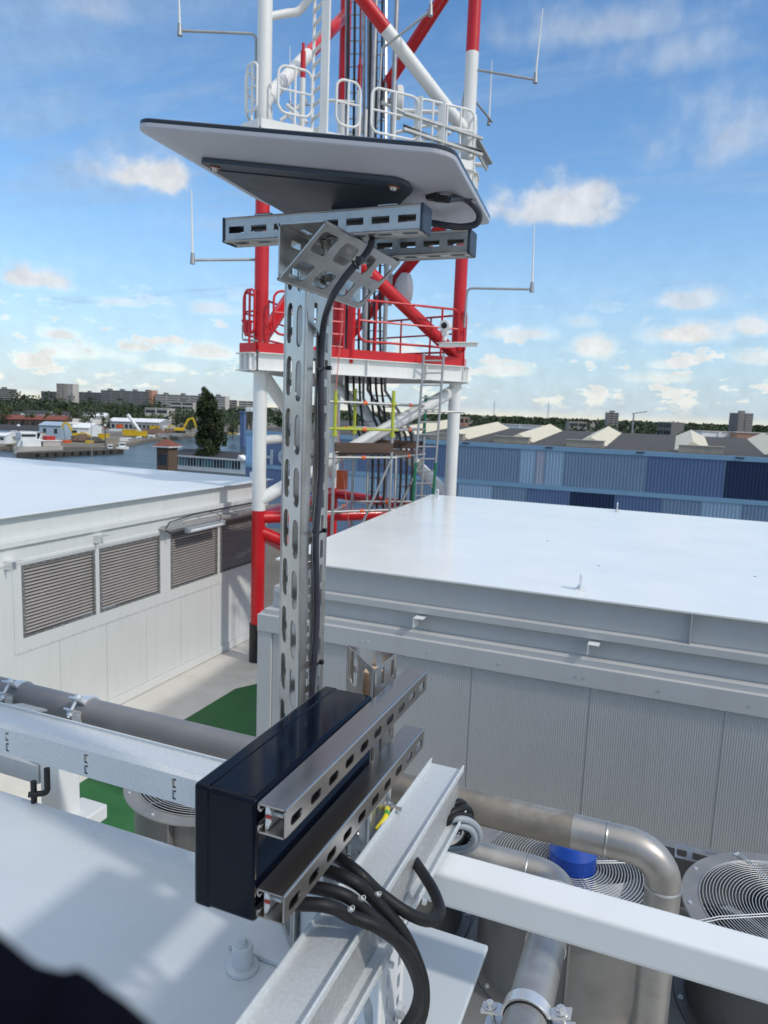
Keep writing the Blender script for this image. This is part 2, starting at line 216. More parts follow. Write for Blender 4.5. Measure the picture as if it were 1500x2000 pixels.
# ------------------------------------------------------------------ mesh builder
class MB:
    def __init__(s): s.v = []; s.f = []; s.mi = []; s.m = 0
    def add(s, vs, fs):
        o = len(s.v); s.v += [tuple(p) for p in vs]; s.f += [tuple(i+o for i in q) for q in fs]; s.mi += [s.m]*len(fs); return s
    def box(s, x0, x1, y0, y1, z0, z1):
        return s.obox(Vector(((x0+x1)/2, (y0+y1)/2, (z0+z1)/2)), Vector((abs(x1-x0)/2, 0, 0)), Vector((0, abs(y1-y0)/2, 0)), Vector((0, 0, abs(z1-z0)/2)))
    def obox(s, c, a, b, d):
        c, a, b, d = Vector(c), Vector(a), Vector(b), Vector(d)
        if a.cross(b).dot(d) < 0: a = -a
        vs = [c+i*a+j*b+k*d for k in (-1, 1) for j in (-1, 1) for i in (-1, 1)]
        return s.add(vs, [(0, 2, 3, 1), (4, 5, 7, 6), (0, 1, 5, 4), (2, 6, 7, 3), (0, 4, 6, 2), (1, 3, 7, 5)])
    def bar(s, p, q, w, h, up=(0, 0, 1)):
        p, q = Vector(p), Vector(q); d = (q-p); l = d.length; d = d/l; up = Vector(up)
        if abs(d.dot(up)) > 0.98: up = Vector((1, 0, 0))
        sd_ = d.cross(up).normalized(); u2 = sd_.cross(d)
        return s.obox((p+q)/2, d*l/2, sd_*w/2, u2*h/2)
    def tube(s, pts, r, n=12, cap=True, closed=False):
        pts = [Vector(p) for p in pts]; k = len(pts); rr = r if hasattr(r, '__len__') else [r]*k
        T = []
        for i in range(k):
            if closed: t = pts[(i+1) % k]-pts[i-1]
            elif i == 0: t = pts[1]-pts[0]
            elif i == k-1: t = pts[-1]-pts[-2]
            else: t = (pts[i+1]-pts[i]).normalized()+(pts[i]-pts[i-1]).normalized()
            T.append(t.normalized())
        ref = Vector((0, 0, 1)) if abs(T[0].z) < 0.9 else Vector((1, 0, 0))
        a = T[0].cross(ref).normalized(); vs = []
        for i in range(k):
            a = (a - T[i]*a.dot(T[i])).normalized(); b = T[i].cross(a)
            for j in range(n):
                th = 2*math.pi*j/n; vs.append(pts[i]+(a*math.cos(th)+b*math.sin(th))*rr[i])
        fs = []
        for i in range(k if closed else k-1):
            i2 = (i+1) % k
            for j in range(n):
                j2 = (j+1) % n; fs.append((i*n+j, i*n+j2, i2*n+j2, i2*n+j))
        if cap and not closed: fs += [tuple(range(n-1, -1, -1)), tuple((k-1)*n+j for j in range(n))]
        return s.add(vs, fs)
    def cyl(s, p, q, r, n=16, r2=None): return s.tube([p, q], [r, r if r2 is None else r2], n)
    def ring(s, c, R, r, n=48, m=6, axis=(0, 0, 1)):
        q = Vector(axis).to_track_quat('Z', 'Y'); c = Vector(c)
        return s.tube([c + q @ Vector((R*math.cos(2*math.pi*i/n), R*math.sin(2*math.pi*i/n), 0)) for i in range(n)], r, m, closed=True)
    def lathe(s, c, prof, n=32, axis=(0, 0, 1)):
        q = Vector(axis).to_track_quat('Z', 'Y'); c = Vector(c); k = len(prof)
        vs = [c + q @ Vector((r*math.cos(2*math.pi*j/n), r*math.sin(2*math.pi*j/n), z)) for (r, z) in prof for j in range(n)]
        return s.add(vs, [(i*n+j, i*n+(j+1) % n, (i+1)*n+(j+1) % n, (i+1)*n+j) for i in range(k-1) for j in range(n)])
    def prism(s, poly, d):
        poly = [Vector(p) for p in poly]; d = Vector(d); n = len(poly)
        nrm = Vector((0, 0, 0))
        for i in range(n): nrm += poly[i].cross(poly[(i+1) % n])
        if nrm.dot(d) < 0: poly = poly[::-1]
        return s.add(poly+[p+d for p in poly], [tuple(range(n-1, -1, -1)), tuple(range(n, 2*n))]+[(i, (i+1) % n, n+(i+1) % n, n+i) for i in range(n)])
    def hexbolt(s, p, axis, r, h, wash=True):
        a = Vector(axis).normalized(); p = Vector(p)
        if wash: s.tube([p, p+a*h*0.18], r*1.5, 18)
        s.tube([p+a*h*0.18, p+a*h], r, 6); s.tube([p+a*h, p+a*h*1.12], r*0.75, 6)
        return s
    def holes(s, o, ux, uy, t, cells):
        """flat sheet of thickness t made of rectangular cells (u0,u1,v0,v1,hole); hole = (cu,cv,w,h,r) or None"""
        o, ux, uy = Vector(o), Vector(ux), Vector(uy); un = ux.cross(uy).normalized()
        P = lambda u, v, k: o+ux*u+uy*v+un*(t*k)
        for (u0, u1, v0, v1, h) in cells:
            if h is None:
                vs = [P(u, v, k) for k in (0, 1) for (u, v) in ((u0, v0), (u1, v0), (u1, v1), (u0, v1))]
                s.add(vs, [(3, 2, 1, 0), (4, 5, 6, 7), (0, 1, 5, 4), (1, 2, 6, 5), (2, 3, 7, 6), (3, 0, 4, 7)]); continue
            cu, cv, w, hh, r = h; r = min(r, w/2-1e-5, hh/2-1e-5); inn = []
            for (sx, sy, a0) in ((1, 1, 0), (-1, 1, 90), (-1, -1, 180), (1, -1, 270)):
                for q in range(4):
                    a = rad(a0+30*q); inn.append((cu+sx*(w/2-r)+r*math.cos(a), cv+sy*(hh/2-r)+r*math.sin(a)))
            outp = []
            for (u, v) in inn:
                du, dv = u-cu, v-cv; k = 1e9
                if du > 1e-9: k = min(k, (u1-cu)/du)
                if du < -1e-9: k = min(k, (u0-cu)/du)
                if dv > 1e-9: k = min(k, (v1-cv)/dv)
                if dv < -1e-9: k = min(k, (v0-cv)/dv)
                outp.append((cu+du*k, cv+dv*k))
            n = len(inn); side = lambda p: 0 if abs(p[0]-u1) < 1e-7 else 1 if abs(p[1]-v1) < 1e-7 else 2 if abs(p[0]-u0) < 1e-7 else 3
            corner = {0: (u1, v1), 1: (u0, v1), 2: (u0, v0), 3: (u1, v0)}
            for i in range(n):
                j = (i+1) % n; poly = [inn[i], outp[i]]
                sa, sb_ = side(outp[i]), side(outp[j])
                while sa != sb_: poly.append(corner[sa]); sa = (sa+1) % 4
                poly += [outp[j], inn[j]]
                m_ = len(poly)
                s.add([P(u, v, 1) for (u, v) in poly], [tuple(range(m_))])
                s.add([P(u, v, 0) for (u, v) in poly], [tuple(range(m_-1, -1, -1))])
                s.add([P(*inn[i], 0), P(*inn[i], 1), P(*inn[j], 1), P(*inn[j], 0)], [(0, 1, 2, 3)])
            rc = [(u0, v0), (u1, v0), (u1, v1), (u0, v1)]
            for i in range(4):
                a, b = rc[i], rc[(i+1) % 4]; s.add([P(*a, 0), P(*b, 0), P(*b, 1), P(*a, 1)], [(0, 1, 2, 3)])
        return s
    def build(s, name, mats, parent=None, bevel=0.0, smooth=38, seg=2):
        me = bpy.data.meshes.new(name); o = Vector(parent_loc(parent)) if parent else Vector((0, 0, 0))
        if not parent and s.v:
            a = np.array(s.v); o = Vector(((a[:, 0].min()+a[:, 0].max())/2, (a[:, 1].min()+a[:, 1].max())/2, a[:, 2].min()))
        me.from_pydata([(p[0]-o.x, p[1]-o.y, p[2]-o.z) for p in s.v], [], s.f)
        mats = mats if isinstance(mats, (list, tuple)) else [mats]
        for m_ in mats: me.materials.append(m_)
        me.polygons.foreach_set('material_index', s.mi); me.polygons.foreach_set('use_smooth', [True]*len(s.f)); me.update()
        if smooth < 170:
            try: me.set_sharp_from_angle(angle=rad(smooth))
            except Exception: pass
        ob = bpy.data.objects.new(name, me); COL.objects.link(ob)
        if parent: ob.parent = parent
        else: ob.location = o
        if bevel > 0:
            b = ob.modifiers.new('bevel', 'BEVEL'); b.width = bevel; b.segments = seg; b.limit_method = 'ANGLE'; b.angle_limit = rad(40); b.harden_normals = False
        return ob
def parent_loc(p):
    l = Vector((0, 0, 0))
    while p is not None: l += p.location; p = p.parent
    return l
def tag(o, label, cat, group=None, kind=None):
    o['label'] = label; o['category'] = cat
    if group: o['group'] = group
    if kind: o['kind'] = kind
    return o
def thing(name, label, cat, loc=(0, 0, 0), group=None):
    o = bpy.data.objects.new(name, None); COL.objects.link(o); o.location = loc; o.empty_display_size = 0.1
    return tag(o, label, cat, group)
def struct(o): o['kind'] = 'structure'; return o
def kids(o): return [c for c in bpy.data.objects if c.parent == o]
def dup(root, loc, label, group=None, rz=0.0):
    def cp(o, par):
        c = o.copy(); COL.objects.link(c)
        if par: c.parent = par
        for ch in kids(o): cp(ch, c)
        return c
    r = cp(root, None); r.location = loc; r.rotation_euler = (0, 0, rz); r['label'] = label
    if group: r['group'] = group
    return r
def spline(pts, k=8):
    pts = [Vector(p) for p in pts]; P = [pts[0]*2-pts[1]]+pts+[pts[-1]*2-pts[-2]]; out = []
    for i in range(1, len(P)-2):
        for j in range(k):
            t = j/k; a, b, c, d = P[i-1], P[i], P[i+1], P[i+2]
            out.append(0.5*((2*b)+(c-a)*t+(2*a-5*b+4*c-d)*t*t+(-a+3*b-3*c+d)*t**3))
    out.append(pts[-1]); return out
def arc(p, corner, q, r, k=8):
    """points of the path p -> q rounded at corner"""
    p, c, q = Vector(p), Vector(corner), Vector(q); a = (p-c).normalized(); b = (q-c).normalized()
    ang = a.angle(b); t = r/math.tan(ang/2); s0 = c+a*t; s1 = c+b*t; cen = c+(a+b).normalized()*(r/math.sin(ang/2)); out = []
    v0, v1 = s0-cen, s1-cen; w = v0.angle(v1)
    for i in range(k+1):
        f = i/k; out.append(cen+(v0*math.sin((1-f)*w)+v1*math.sin(f*w))/math.sin(w))
    return out
# ================================================================== SETTING: ground, water, deck
G0 = -20.0
def sheet(name, m, pts, kind='structure'):
    b = MB(); b.add(pts, [tuple(range(len(pts)))]); o = b.build(name, m); o['kind'] = kind; return o
ground = sheet('ground', EARTH, [(-9000, -9000, G0-1.2), (9000, -9000, G0-1.2), (9000, 9000, G0-1.2), (-9000, 9000, G0-1.2)])
water = sheet('water', WATER, [(-700, 60, G0-0.004), (-78, 60, G0-0.004), (-78, 420, G0-0.004), (-150, 900, G0-0.004), (-520, 900, G0-0.004), (-700, 500, G0-0.004)])
def slab(name, m, poly, z0, z1):
    b = MB(); b.prism([(x, y, z0) for x, y in poly], (0, 0, z1-z0)); return struct(b.build(name, m))
ZB = -18.6
bank = [(-600, -30), (-260, 120), (-236, 186), (-222, 203), (-208, 222), (-246, 294), (-268, 372), (-300, 470), (-330, 560), (-150, 620), (-60, 640), (2600, 900), (6500, 6500), (-6500, 6500), (-6500, -2600)]
slab('far_quay', EARTH, bank, G0-1.1, ZB)
slab('near_quay', EARTH, [(-100, 60), (-100, 205), (-92, 235), (-70, 330), (400, 330), (400, -60), (-60, -60)], G0-1.1, G0+0.3)
sheet('grass', GRASS, [(-100, 120, G0+.305), (-72, 120, G0+.305), (-70, 215, G0+.305), (-94, 215, G0+.305)], 'structure')
DZ = -5.2
b = MB(); b.box(-8.62, 9.0, -3.5, 15.6, DZ-0.35, DZ); struct(b.build('deck', DECKW))
b = MB(); b.add([(-7.13, 2.0, DZ+.004), (-4.6, 2.0, DZ+.004), (-4.6, 11.55, DZ+.004), (-6.7, 11.55, DZ+.004), (-7.15, 10.75, DZ+.004)], [(0, 1, 2, 3, 4)]); struct(b.build('path', GREEN))

# ================================================================== host building under the deck (the block that carries it)
t = thing('host_building', 'grey service block carrying the white roof deck with the containers', 'building', (0, 6, G0-1))
b = MB(); b.box(-30, 9.2, -3.6, 15.7, G0-1.0, DZ-0.36); b.build('wall', WALLG, t)

# ================================================================== foreground platform
PZ = -1.15
t = thing('steel_platform', 'grey painted steel platform plate under the black box and bolted stud', 'platform', (-1.6, .4, PZ))
b = MB(); b.box(-3.6, -0.285, -1.0, 1.418, PZ-0.014, PZ); b.build('top_plate', PLATE, t, bevel=0.004)
b = MB()
for x in (-3.4, -1.9): b.box(x-.05, x+.05, -.9, 1.36, PZ-.19, PZ-.016)
b.build('beam', PLATE, t)
for (x, y) in ((-3.4, 1.2), (-3.4, -.8), (-1.9, -.8)):
    b = MB(); b.box(x-.05, x+.05, y-.05, y+.05, DZ, PZ-.2); b.build('leg', PLATE, t)
s0 = Vector((-.735, 1.140, PZ))
b = MB(); b.lathe(s0, [(0.0, .001), (.034, .001), (.033, .007), (.0215, .009), (.0215, .052), (.020, .054), (0, .054)], 28); st = b.build('stud', PLATE, t)
b = MB(); b.hexbolt(s0+Vector((0, 0, .054)), (0, 0, 1), .0095, .012, wash=True); b.build('bolt_head', PLATE, st)

# ================================================================== triangular perforated profile
def tri_profile(b, c0, L, e1, e2, axis, front_pitch=.1, ovals=True, t=.0025, phase=0.0, legs=.1):
    """right angled triangular upright: corner points c (origin), b_, a ; faces c-b_ (leg, small slots), a-b_ (leg, small slots), c-a (hypotenuse, large ovals)"""
    c0, e1, e2, axis = Vector(c0), Vector(e1), Vector(e2), Vector(axis)
    B = c0+e1*legs; A = B+e2*legs
    def face(p, q, big):
        w = (q-p).length; ux = (q-p)/w; cells = []
        n = int(round(L/front_pitch)); pv = L/n
        for i in range(n):
            v0 = i*pv
            if big:
                for (ua, ub, cu, hw) in ((0, w*.5, w*.26, w*.29), (w*.5, w, w*.75, w*.29)):
                    cells.append((ua, ub, v0, v0+pv, (cu, v0+pv*.5+(0.012 if ua == 0 else 0), hw, pv*.76, hw*.42)))
            else:
                for h in (0, 1):
                    cells.append((0, w*.5, v0+h*pv/2, v0+(h+1)*pv/2, (w*.33, v0+(h+.5)*pv/2, w*.13, pv*.36, .001)))
                    cells.append((w*.5, w, v0+h*pv/2, v0+(h+1)*pv/2, (w*.82, v0+(h+.5)*pv/2, w*.13, pv*.36, .001)))
        b.holes(p, ux, axis, t, cells)
    face(c0, B, False); face(B, A, False); face(A, c0, True)
    for p in (c0, B, A): b.tube([p, p+axis*L], .0042, 10)
    return b
MASTC = Vector((-.655, 1.207, PZ))
t = thing('perforated_mast', 'tall perforated stainless steel mast of triangular section holding up the flat antenna', 'mast', tuple(MASTC))
b = MB(); tri_profile(b, MASTC+Vector((0, 0, .016)), 1.44, (0, 1, 0), (-1, 0, 0), (0, 0, 1)); b.build('upright', STEEL, t)
b = MB(); b.box(-.79, -.61, 1.17, 1.34, PZ+.001, PZ+.013); b.build('base_plate', PLATE, t, bevel=.002)
b = MB(); b.box(-.653+.004, -.596, 1.222, 1.30, PZ+.0135, PZ+.22); b.build('stub_post', PLATE, t, bevel=.005)

# ---- bracket block on the mast head
P1 = Vector((-.652, 1.098, .302)); 
t = thing('perforated_bracket', 'short triangular perforated bracket bolted to the mast head below the struts', 'bracket', (P1.x, P1.y, .22))
b = MB(); LB = .336; lg = .088; tt = .0025
cells = []
for i in range(3):
    v0 = i*LB/3; cells.append((0, lg*.5, v0, v0+LB/3, (lg*.24, v0+LB/6, .012, .034, .002))); cells.append((lg*.5, lg, v0, v0+LB/3, (lg*.76, v0+LB/6, .012, .034, .002)))
b.holes(P1, (1, 0, 0), (0, 1, 0), tt, cells)
b.holes(P1, (0, 0, -1), (0, 1, 0), tt, cells)
p2 = P1+Vector((lg, 0, 0)); p3 = P1+Vector((0, 0, -lg)); w = (p3-p2).length; ux = (p3-p2)/w; cells = []
for i in range(4):
    v0 = i*LB/4; q = LB/4
    cells.append((0, w*.5, v0, v0+q, (w*.27, v0+q*.5, w*.34, q*.72, .012))); cells.append((w*.5, w, v0, v0+q, (w*.76, v0+q*.5, w*.30, q*.72, .012)))
b.holes(p2, ux, (0, 1, 0), tt, cells)
for p in (P1, p2, p3): b.tube([p, p+Vector((0, LB, 0))], .003, 8)
b.build('body', STEEL, t)
for (y, z) in ((1.235, .252), (1.275, .246)):
    b = MB(); b.hexbolt((-.648, y, z), (1, 0, 0), .0085, .013); b.build('bolt', ZINC, t)
for (x, y) in ((-.625, 1.22), (-.60, 1.20), (-.615, 1.405)):
    b = MB(); b.hexbolt((x, y, P1.z-.002), (0, 0, -1), .0085, .012); b.tube([(x, y, P1.z-.014), (x, y, P1.z-.03)], .004, 8); b.build('bolt', STEEL, t)

# ---- strut channels
def strut_x(name, x0, x1, y, z0, label, group, nslot=8, m=STEELX):
    h = .041; t = thing(name, label, 'strut channel', ((x0+x1)/2, y+h/2, z0), group); b = MB(); L = x1-x0; p = L/nslot; th = .0025
    # front and rear web with rectangular slots, bottom with ovals, open top with lips
    b.holes((x0, y, z0), (1, 0, 0), (0, 0, 1), -th, [(i*p, (i+1)*p, 0, h, ((i+.5)*p, h*.49, p*.68, h*.30, .001)) for i in range(nslot)])
    b.holes((x0, y+h, z0), (1, 0, 0), (0, 0, 1), th, [(i*p, (i+1)*p, 0, h, ((i+.5)*p, h*.49, p*.66, h*.27, .001)) for i in range(nslot)])
    b.holes((x0, y, z0), (1, 0, 0), (0, 1, 0), th, [(i*p, (i+1)*p, 0, h, ((i+.5)*p, h*.5, p*.62, h*.33, h*.16)) for i in range(nslot)])
    for yy in (y, y+h): b.tube([(x0, yy, z0), (x1, yy, z0)], .0028, 8); b.tube([(x0, yy, z0+h), (x1, yy, z0+h)], .0022, 8)
    b.box(x0, x1, y, y+.010, z0+h-.002, z0+h+.001); b.box(x0, x1, y+h-.010, y+h, z0+h-.002, z0+h+.001)
    b.box(x0, x1, y+.009, y+.011, z0+h-.010, z0+h); b.box(x0, x1, y+h-.011, y+h-.009, z0+h-.010, z0+h)
    b.build('channel', m, t)
    for xe, d in ((x0, -1), (x1, 1)):
        b = MB(); b.box(xe-.0005, xe+d*.006, y-.0025, y+h+.0025, z0-.0025, z0+h+.0025); b.build('end_cap', CAPM, t, bevel=.002)
    return t
CAPM = mat('dark_blue_end_cap', (0.03, 0.045, 0.075), 0.45, var=0.25, scale=60)
STR = 'strut channels crossing the mast head under the antenna'
strut_x('strut_channel', -.829, -.436, 1.200, .3065, 'front slotted strut under the flat antenna, nearer the camera', STR)
strut_x('strut_channel', -.80, -.405, 1.386, .3065, 'rear slotted strut under the antenna, half hidden and in shade', STR, m=STEELX)

# ---- flat panel antenna
ew = Vector((.983, .124, -.133)).normalized(); eA = Vector((-.894, 1.041, .475))-ew*.018; edv = Vector((-.121, .992, .034)); edv = (edv-ew*edv.dot(ew)).normalized(); en = ew.cross(edv)
DW, DL = .566, .50
t = thing('flat_antenna', 'flat white panel antenna with black glass top tilted on the mast head', 'antenna', tuple(eA+ew*DW/2+edv*DL/2-en*.12))
PL = lambda u, v, n: eA+ew*u+edv*v+en*n
def rrect(inset, r, z, k=6):
    out = []
    for (cx, cy, a0) in ((DW-inset-r, DL-inset-r, 0), (inset+r, DL-inset-r, 90), (inset+r, inset+r, 180), (DW-inset-r, inset+r, 270)):
        for i in range(k+1):
            a = rad(a0+90*i/k); out.append(PL(cx+r*math.cos(a), cy+r*math.sin(a), z))
    return out
def loft(rings, b):
    n = len(rings[0])
    for i in range(len(rings)-1): b.add(rings[i]+rings[i+1], [(j, (j+1) % n, n+(j+1) % n, n+j) for j in range(n)])
    b.add(rings[0], [tuple(range(n-1, -1, -1))]); b.add(rings[-1], [tuple(range(n))])
RC = .04
b = MB(); loft([rrect(.070, .032, -.0365), rrect(.066, .032, -.0350), rrect(.008, RC, -.0150), rrect(.0015, RC, -.0125), rrect(0, RC, -.0105), rrect(0, RC, -.0045)], b); b.build('housing', DISHW, t, smooth=9)
b = MB(); loft([rrect(.001, RC, -.0044), rrect(0, RC, -.0036), rrect(0, RC, .0015), rrect(.003, RC-.003, .0035)], b); b.build('glass_face', GLASSD, t)
pp = [(u_+.018, v_) for u_, v_ in [(.080, .075), (.088, .063), (.445, .063), (.458, .070), (.464, .085), (.461, .125), (.400, .255), (.395, .468), (.080, .468)]]
b = MB(); b.prism([PL(u, v, -.0375) for u, v in pp], en*-.006); mp = b.build('mounting_plate', DPLATE, t)
b = MB(); b.bar(PL(.10, .112, -.0442), PL(.43, .112, -.0442), .010, .0025, en); b.build('stiffening_rib', DPLATE, mp)
b = MB(); wv = [(-.70, 1.388), (-.545, 1.388), (-.545, 1.425), (-.70, 1.425)]
tz = lambda x, y: eA.z-(en.x*(x-eA.x)+en.y*(y-eA.y))/en.z-.0437
b.add([(x, y, .3487) for x, y in wv]+[(x, y, tz(x, y)) for x, y in wv], [(3, 2, 1, 0), (4, 5, 6, 7), (0, 1, 5, 4), (1, 2, 6, 5), (2, 3, 7, 6), (3, 0, 4, 7)]); b.build('wedge_mount', DPLATE, t)
COPP = mat('orange_washer', (0.45, 0.14, 0.07), 0.4, metal=0.4)
for (u, v) in ((.118, .09), (.453, .097)):
    b = MB(); b.tube([PL(u, v, -.0437), PL(u, v, -.0455)], .0095, 18); b.m = 1; b.tube([PL(u, v, -.0455), PL(u, v, -.0500)], [.006, .0045], 14); b.build('screw', [COPP, ZINC], t)
b = MB(); cpt = PL(.505, .17, -.033); b.obox(cpt, ew*.011, edv*.009, en*.010); b.obox(cpt+ew*.017-en*.006, ew*.014, edv*.007, en*.0055); b.build('connector', BLACKP, t, bevel=.002)
for xx in (-.75, -.50):
    b = MB(); b.box(xx-.018, xx+.018, 1.203, 1.238, .349, .3545); b.build('clamp_plate', STEEL, t, bevel=.002)

# ---- antenna cable
pts = [cpt+ew*.028-en*.006, ad(905, 388, 1.335), ad(925, 401, 1.345), ad(936, 420, 1.355), ad(930, 437, 1.365), ad(905, 443, 1.37), ad(875, 441, 1.37), ad(835, 436, 1.39), ad(790, 447, 1.40), ad(745, 452, 1.385), ad(728, 462, 1.34)]
pts += [ad(724, 480, 1.27), ad(710, 503, 1.235), ad(692, 520, 1.225), ad(668, 550, 1.24), ad(645, 590, 1.275)]
zs = [(.14, 0), (.02, .0), (-.12, .004), (-.26, -.003), (-.42, .003), (-.60, -.004), (-.8, .002), (-.95, 0)]
pts += [Vector((-.645, 1.255+o*2, z)) for z, o in zs]
b = MB(); b.tube(spline(pts, 7), 0.0063, 10)
cab = thing('antenna_cable', 'black cable looping from the flat antenna and tied down the mast', 'cable', (-.645, 1.27, -.95))
b.build('sheath', CBLUE, cab)
for z in (.075, -.245, -.52):
    b = MB(); c = Vector((-.646, 1.255, z)); b.bar(c+Vector((.006, -.026, -.003)), c+Vector((.006, .014, .002)), .002, .0045); b.ring(c, .0075, .0016, 16, 5); b.obox(c+Vector((.009, .016, .002)), (.004, 0, 0), (0, .004, 0), (0, 0, .004)); b.build('cable_tie', BLACKP, cab)
b = MB(); c = ad(694, 517, 1.222); b.ring(c, .008, .002, 16, 6, axis=(1, .3, 1)); b.obox(c+Vector((.009, -.004, .006)), (.005, 0, 0), (0, .004, 0), (0, 0, .006)); b.build('cable_tie', BLACKP, cab)

# ================================================================== navy junction box
bx0, bx1, by0, by1, bz0, bz1 = -.566, -.467, .752, 1.146, -.690, -.5095
t = thing('junction_box', 'glossy navy black plastic enclosure fixed against the two lower stainless rails', 'enclosure', ((bx0+bx1)/2, (by0+by1)/2, bz0))
b = MB(); b.box(bx0+.012, bx1, by0+.0009, by1-.0009, bz0+.0009, bz1-.0009); b.build('body', NAVY, t, bevel=.007, seg=4)
b = MB(); b.box(bx0, bx0+.029, by0, by1, bz0, bz1); b.build('lid', NAVY, t, bevel=.006, seg=4)

# ---- lower rails
def rail_y(z1, label):
    h = .0415; x0, x1, y0, y1 = -.4615, -.420, .749, 1.305; z0 = z1-h; n = 10; L = y1-y0; p = L/n; th = .0025
    t = thing('mounting_rail', label, 'strut channel', ((x0+x1)/2, (y0+y1)/2, z0), 'stainless rails clamping the junction box'); b = MB()
    b.holes((x1, y0, z0+.003), (0, 1, 0), (0, 0, 1), -th, [(i*p, (i+1)*p, 0, h-.006, ((i+.5)*p, h*.45-.003, p*.56, h*.34, h*.15)) for i in range(n)])
    # rounded top and bottom corners
    def bend(cz, sgn):
        k = 6; r = .004; P = []
        for i in range(k+1):
            a = rad(90*i/k); P.append((x1-r+r*math.cos(a), cz+sgn*(r*math.sin(a))))
        vs = [(x, y, z) for (x, z) in P for y in (y0, y1)]
        b.add(vs, [(2*i, 2*i+1, 2*i+3, 2*i+2) if sgn > 0 else (2*i+2, 2*i+3, 2*i+1, 2*i) for i in range(k)])
    bend(z1-.004, 1); bend(z0+.004, -1)
    b.box(x0, x1-.003, y0, y1, z1-th, z1); b.box(x0, x1-.003, y0, y1, z0, z0+th)
    b.box(x0-.0005, x0+.002, y0, y1, z1-.0095, z1-.0005); b.box(x0-.0005, x0+.002, y0, y1, z0+.0005, z0+.0095)
    for zz in (z1-.0095, z0+.0095): b.tube([(x0+.003, y0, zz), (x0+.003, y1, zz)], .0022, 8)
    b.build('channel', STEELY, t)
    b = MB(); yy = y0+.006; zc = (z0+z1)/2
    b.prism([(x0+.007, yy, zc-.019), (x0+.012, yy, zc-.017), (x0+.016, yy, zc-.006), (x0+.016, yy, zc+.008), (x0+.012, yy, zc+.0155), (x0+.007, yy, zc+.017)], (0, .035, 0)); nut = b.build('channel_nut', ZINC, t, bevel=.001)
    b = MB(); b.tube([(x0+.012, yy+.010, zc+.002), (x0+.030, yy+.010, zc+.002)], .0042, 12); b.build('screw', STEEL, nut)
    b = MB(); b.box(x0+.0085, x0+.0165, yy-.0012, yy-.0004, zc-.001, zc+.004); b.build('paint_mark', REDB, nut)
    return t
rail_y(-.5105, 'upper slotted stainless rail running along the top of the navy box')
rail_y(-.6315, 'lower slotted stainless rail above the four black hoses')

# ---- lower triangular post
PC = Vector((-.480, 1.180, PZ))
t = thing('perforated_post', 'short triangular perforated post behind the far ends of the lower rails', 'post', tuple(PC))
b = MB(); tri_profile(b, PC+Vector((0, 0, .013)), .66, (0, 1, 0), (-1, 0, 0), (0, 0, 1), phase=.02); b.build('upright', STEEL, t)
b = MB(); b.box(-.60, -.468, 1.17, 1.30, PZ+.0005, PZ+.012); b.build('base_plate', PLATE, t)
b = MB(); b.tube([(-.515, 1.255, -.66), (-.515, 1.255, -.508)], .021, 20); tag(b.build('beige_plug', BEIGE), 'beige round plug standing inside the open top of the triangular post', 'plug')
gb = Vector((-.4775, 1.262, -.79))
t = thing('earth_bolt', 'steel earthing bolt on the post with a yellow green lug', 'bolt', tuple(gb))
b = MB(); b.hexbolt(gb, (1, 0, 0), .0095, .012); b.tube([gb+Vector((.012, 0, 0)), gb+Vector((.032, 0, 0))], .0045, 12); b.build('bolt', STEEL, t)
b = MB(); q = [gb+Vector((.006, -.012, .002)), gb+Vector((.010, -.024, .004)), gb+Vector((.014, -.038, .004)), gb+Vector((.014, -.052, .000)), gb+Vector((.008, -.070, -.010))]
sp = spline(q, 6); b.tube(sp[:9], .0058, 10); b.tube(sp[12:], .0050, 10); b.m = 1; b.tube(sp[8:13], .0060, 10); b.build('earth_wire', [YEL, GRN], t)

# ================================================================== galvanised duct along Y (over the platform and beam)
ux0, ux1, uy0, uy1, uz = -.460, -.381, -.25, 1.491, -.800
t = thing('galvanised_duct', 'long galvanised channel with raised lips running under the black hoses', 'cable channel', ((ux0+ux1)/2, .6, -.9))
b = MB(); b.box(ux0+.002, ux1-.002, uy0, uy1, uz-.003, uz); b.box(ux0, ux0+.0022, uy0, uy1, uz-.003, uz+.010); b.box(ux1-.0022, ux1, uy0, uy1, uz-.003, uz+.010)
for xx in (ux0+.0012, ux1-.0012): b.tube([(xx, uy0, uz+.010), (xx, uy1, uz+.010)], .0024, 8)
for q in ((-.44, 1.40), (-.40, 1.45)): b.tube([(q[0], q[1], uz+.0002), (q[0], q[1], uz+.0008)], .0032, 12)
b.build('top_channel', GALV, t)
b = MB(); b.box(ux0+.025, ux1-.004, uy0, uy1-.03, uz-.078, uz-.0032); b.build('web', GALVD, t)
b = MB(); b.box(ux0+.01, ux1+.022, uy0, uy1-.03, uz-.082, uz-.0785); b.box(ux1+.020, ux1+.022, uy0, uy1-.03, uz-.0783, uz-.069); b.tube([(ux1+.021, uy0, uz-.069), (ux1+.021, uy1-.03, uz-.069)], .0023, 8); b.build('bottom_flange', GALV, t)
for (yy) in (.985, 1.06, 1.15):
    b = MB(); b.hexbolt((ux1+.0225, yy, uz-.088), (1, 0, 0), .0055, .008, False); b.build('clip_screw', ZINC, t)
t = thing('channel_support', 'white perforated foot under the galvanised duct with a large hex bolt', 'support', (-.38, 1.0, PZ))
b = MB(); tri_profile(b, Vector((-.372, .985, PZ+.008)), .255, (0, 1, 0), (-1, 0, 0), (0, 0, 1), legs=.105); b.build('upright', WHITE, t)
b = MB(); b.box(-.50, -.34, .97, 1.12, PZ+.0006, PZ+.0075); b.build('base_plate', WHITE, t)
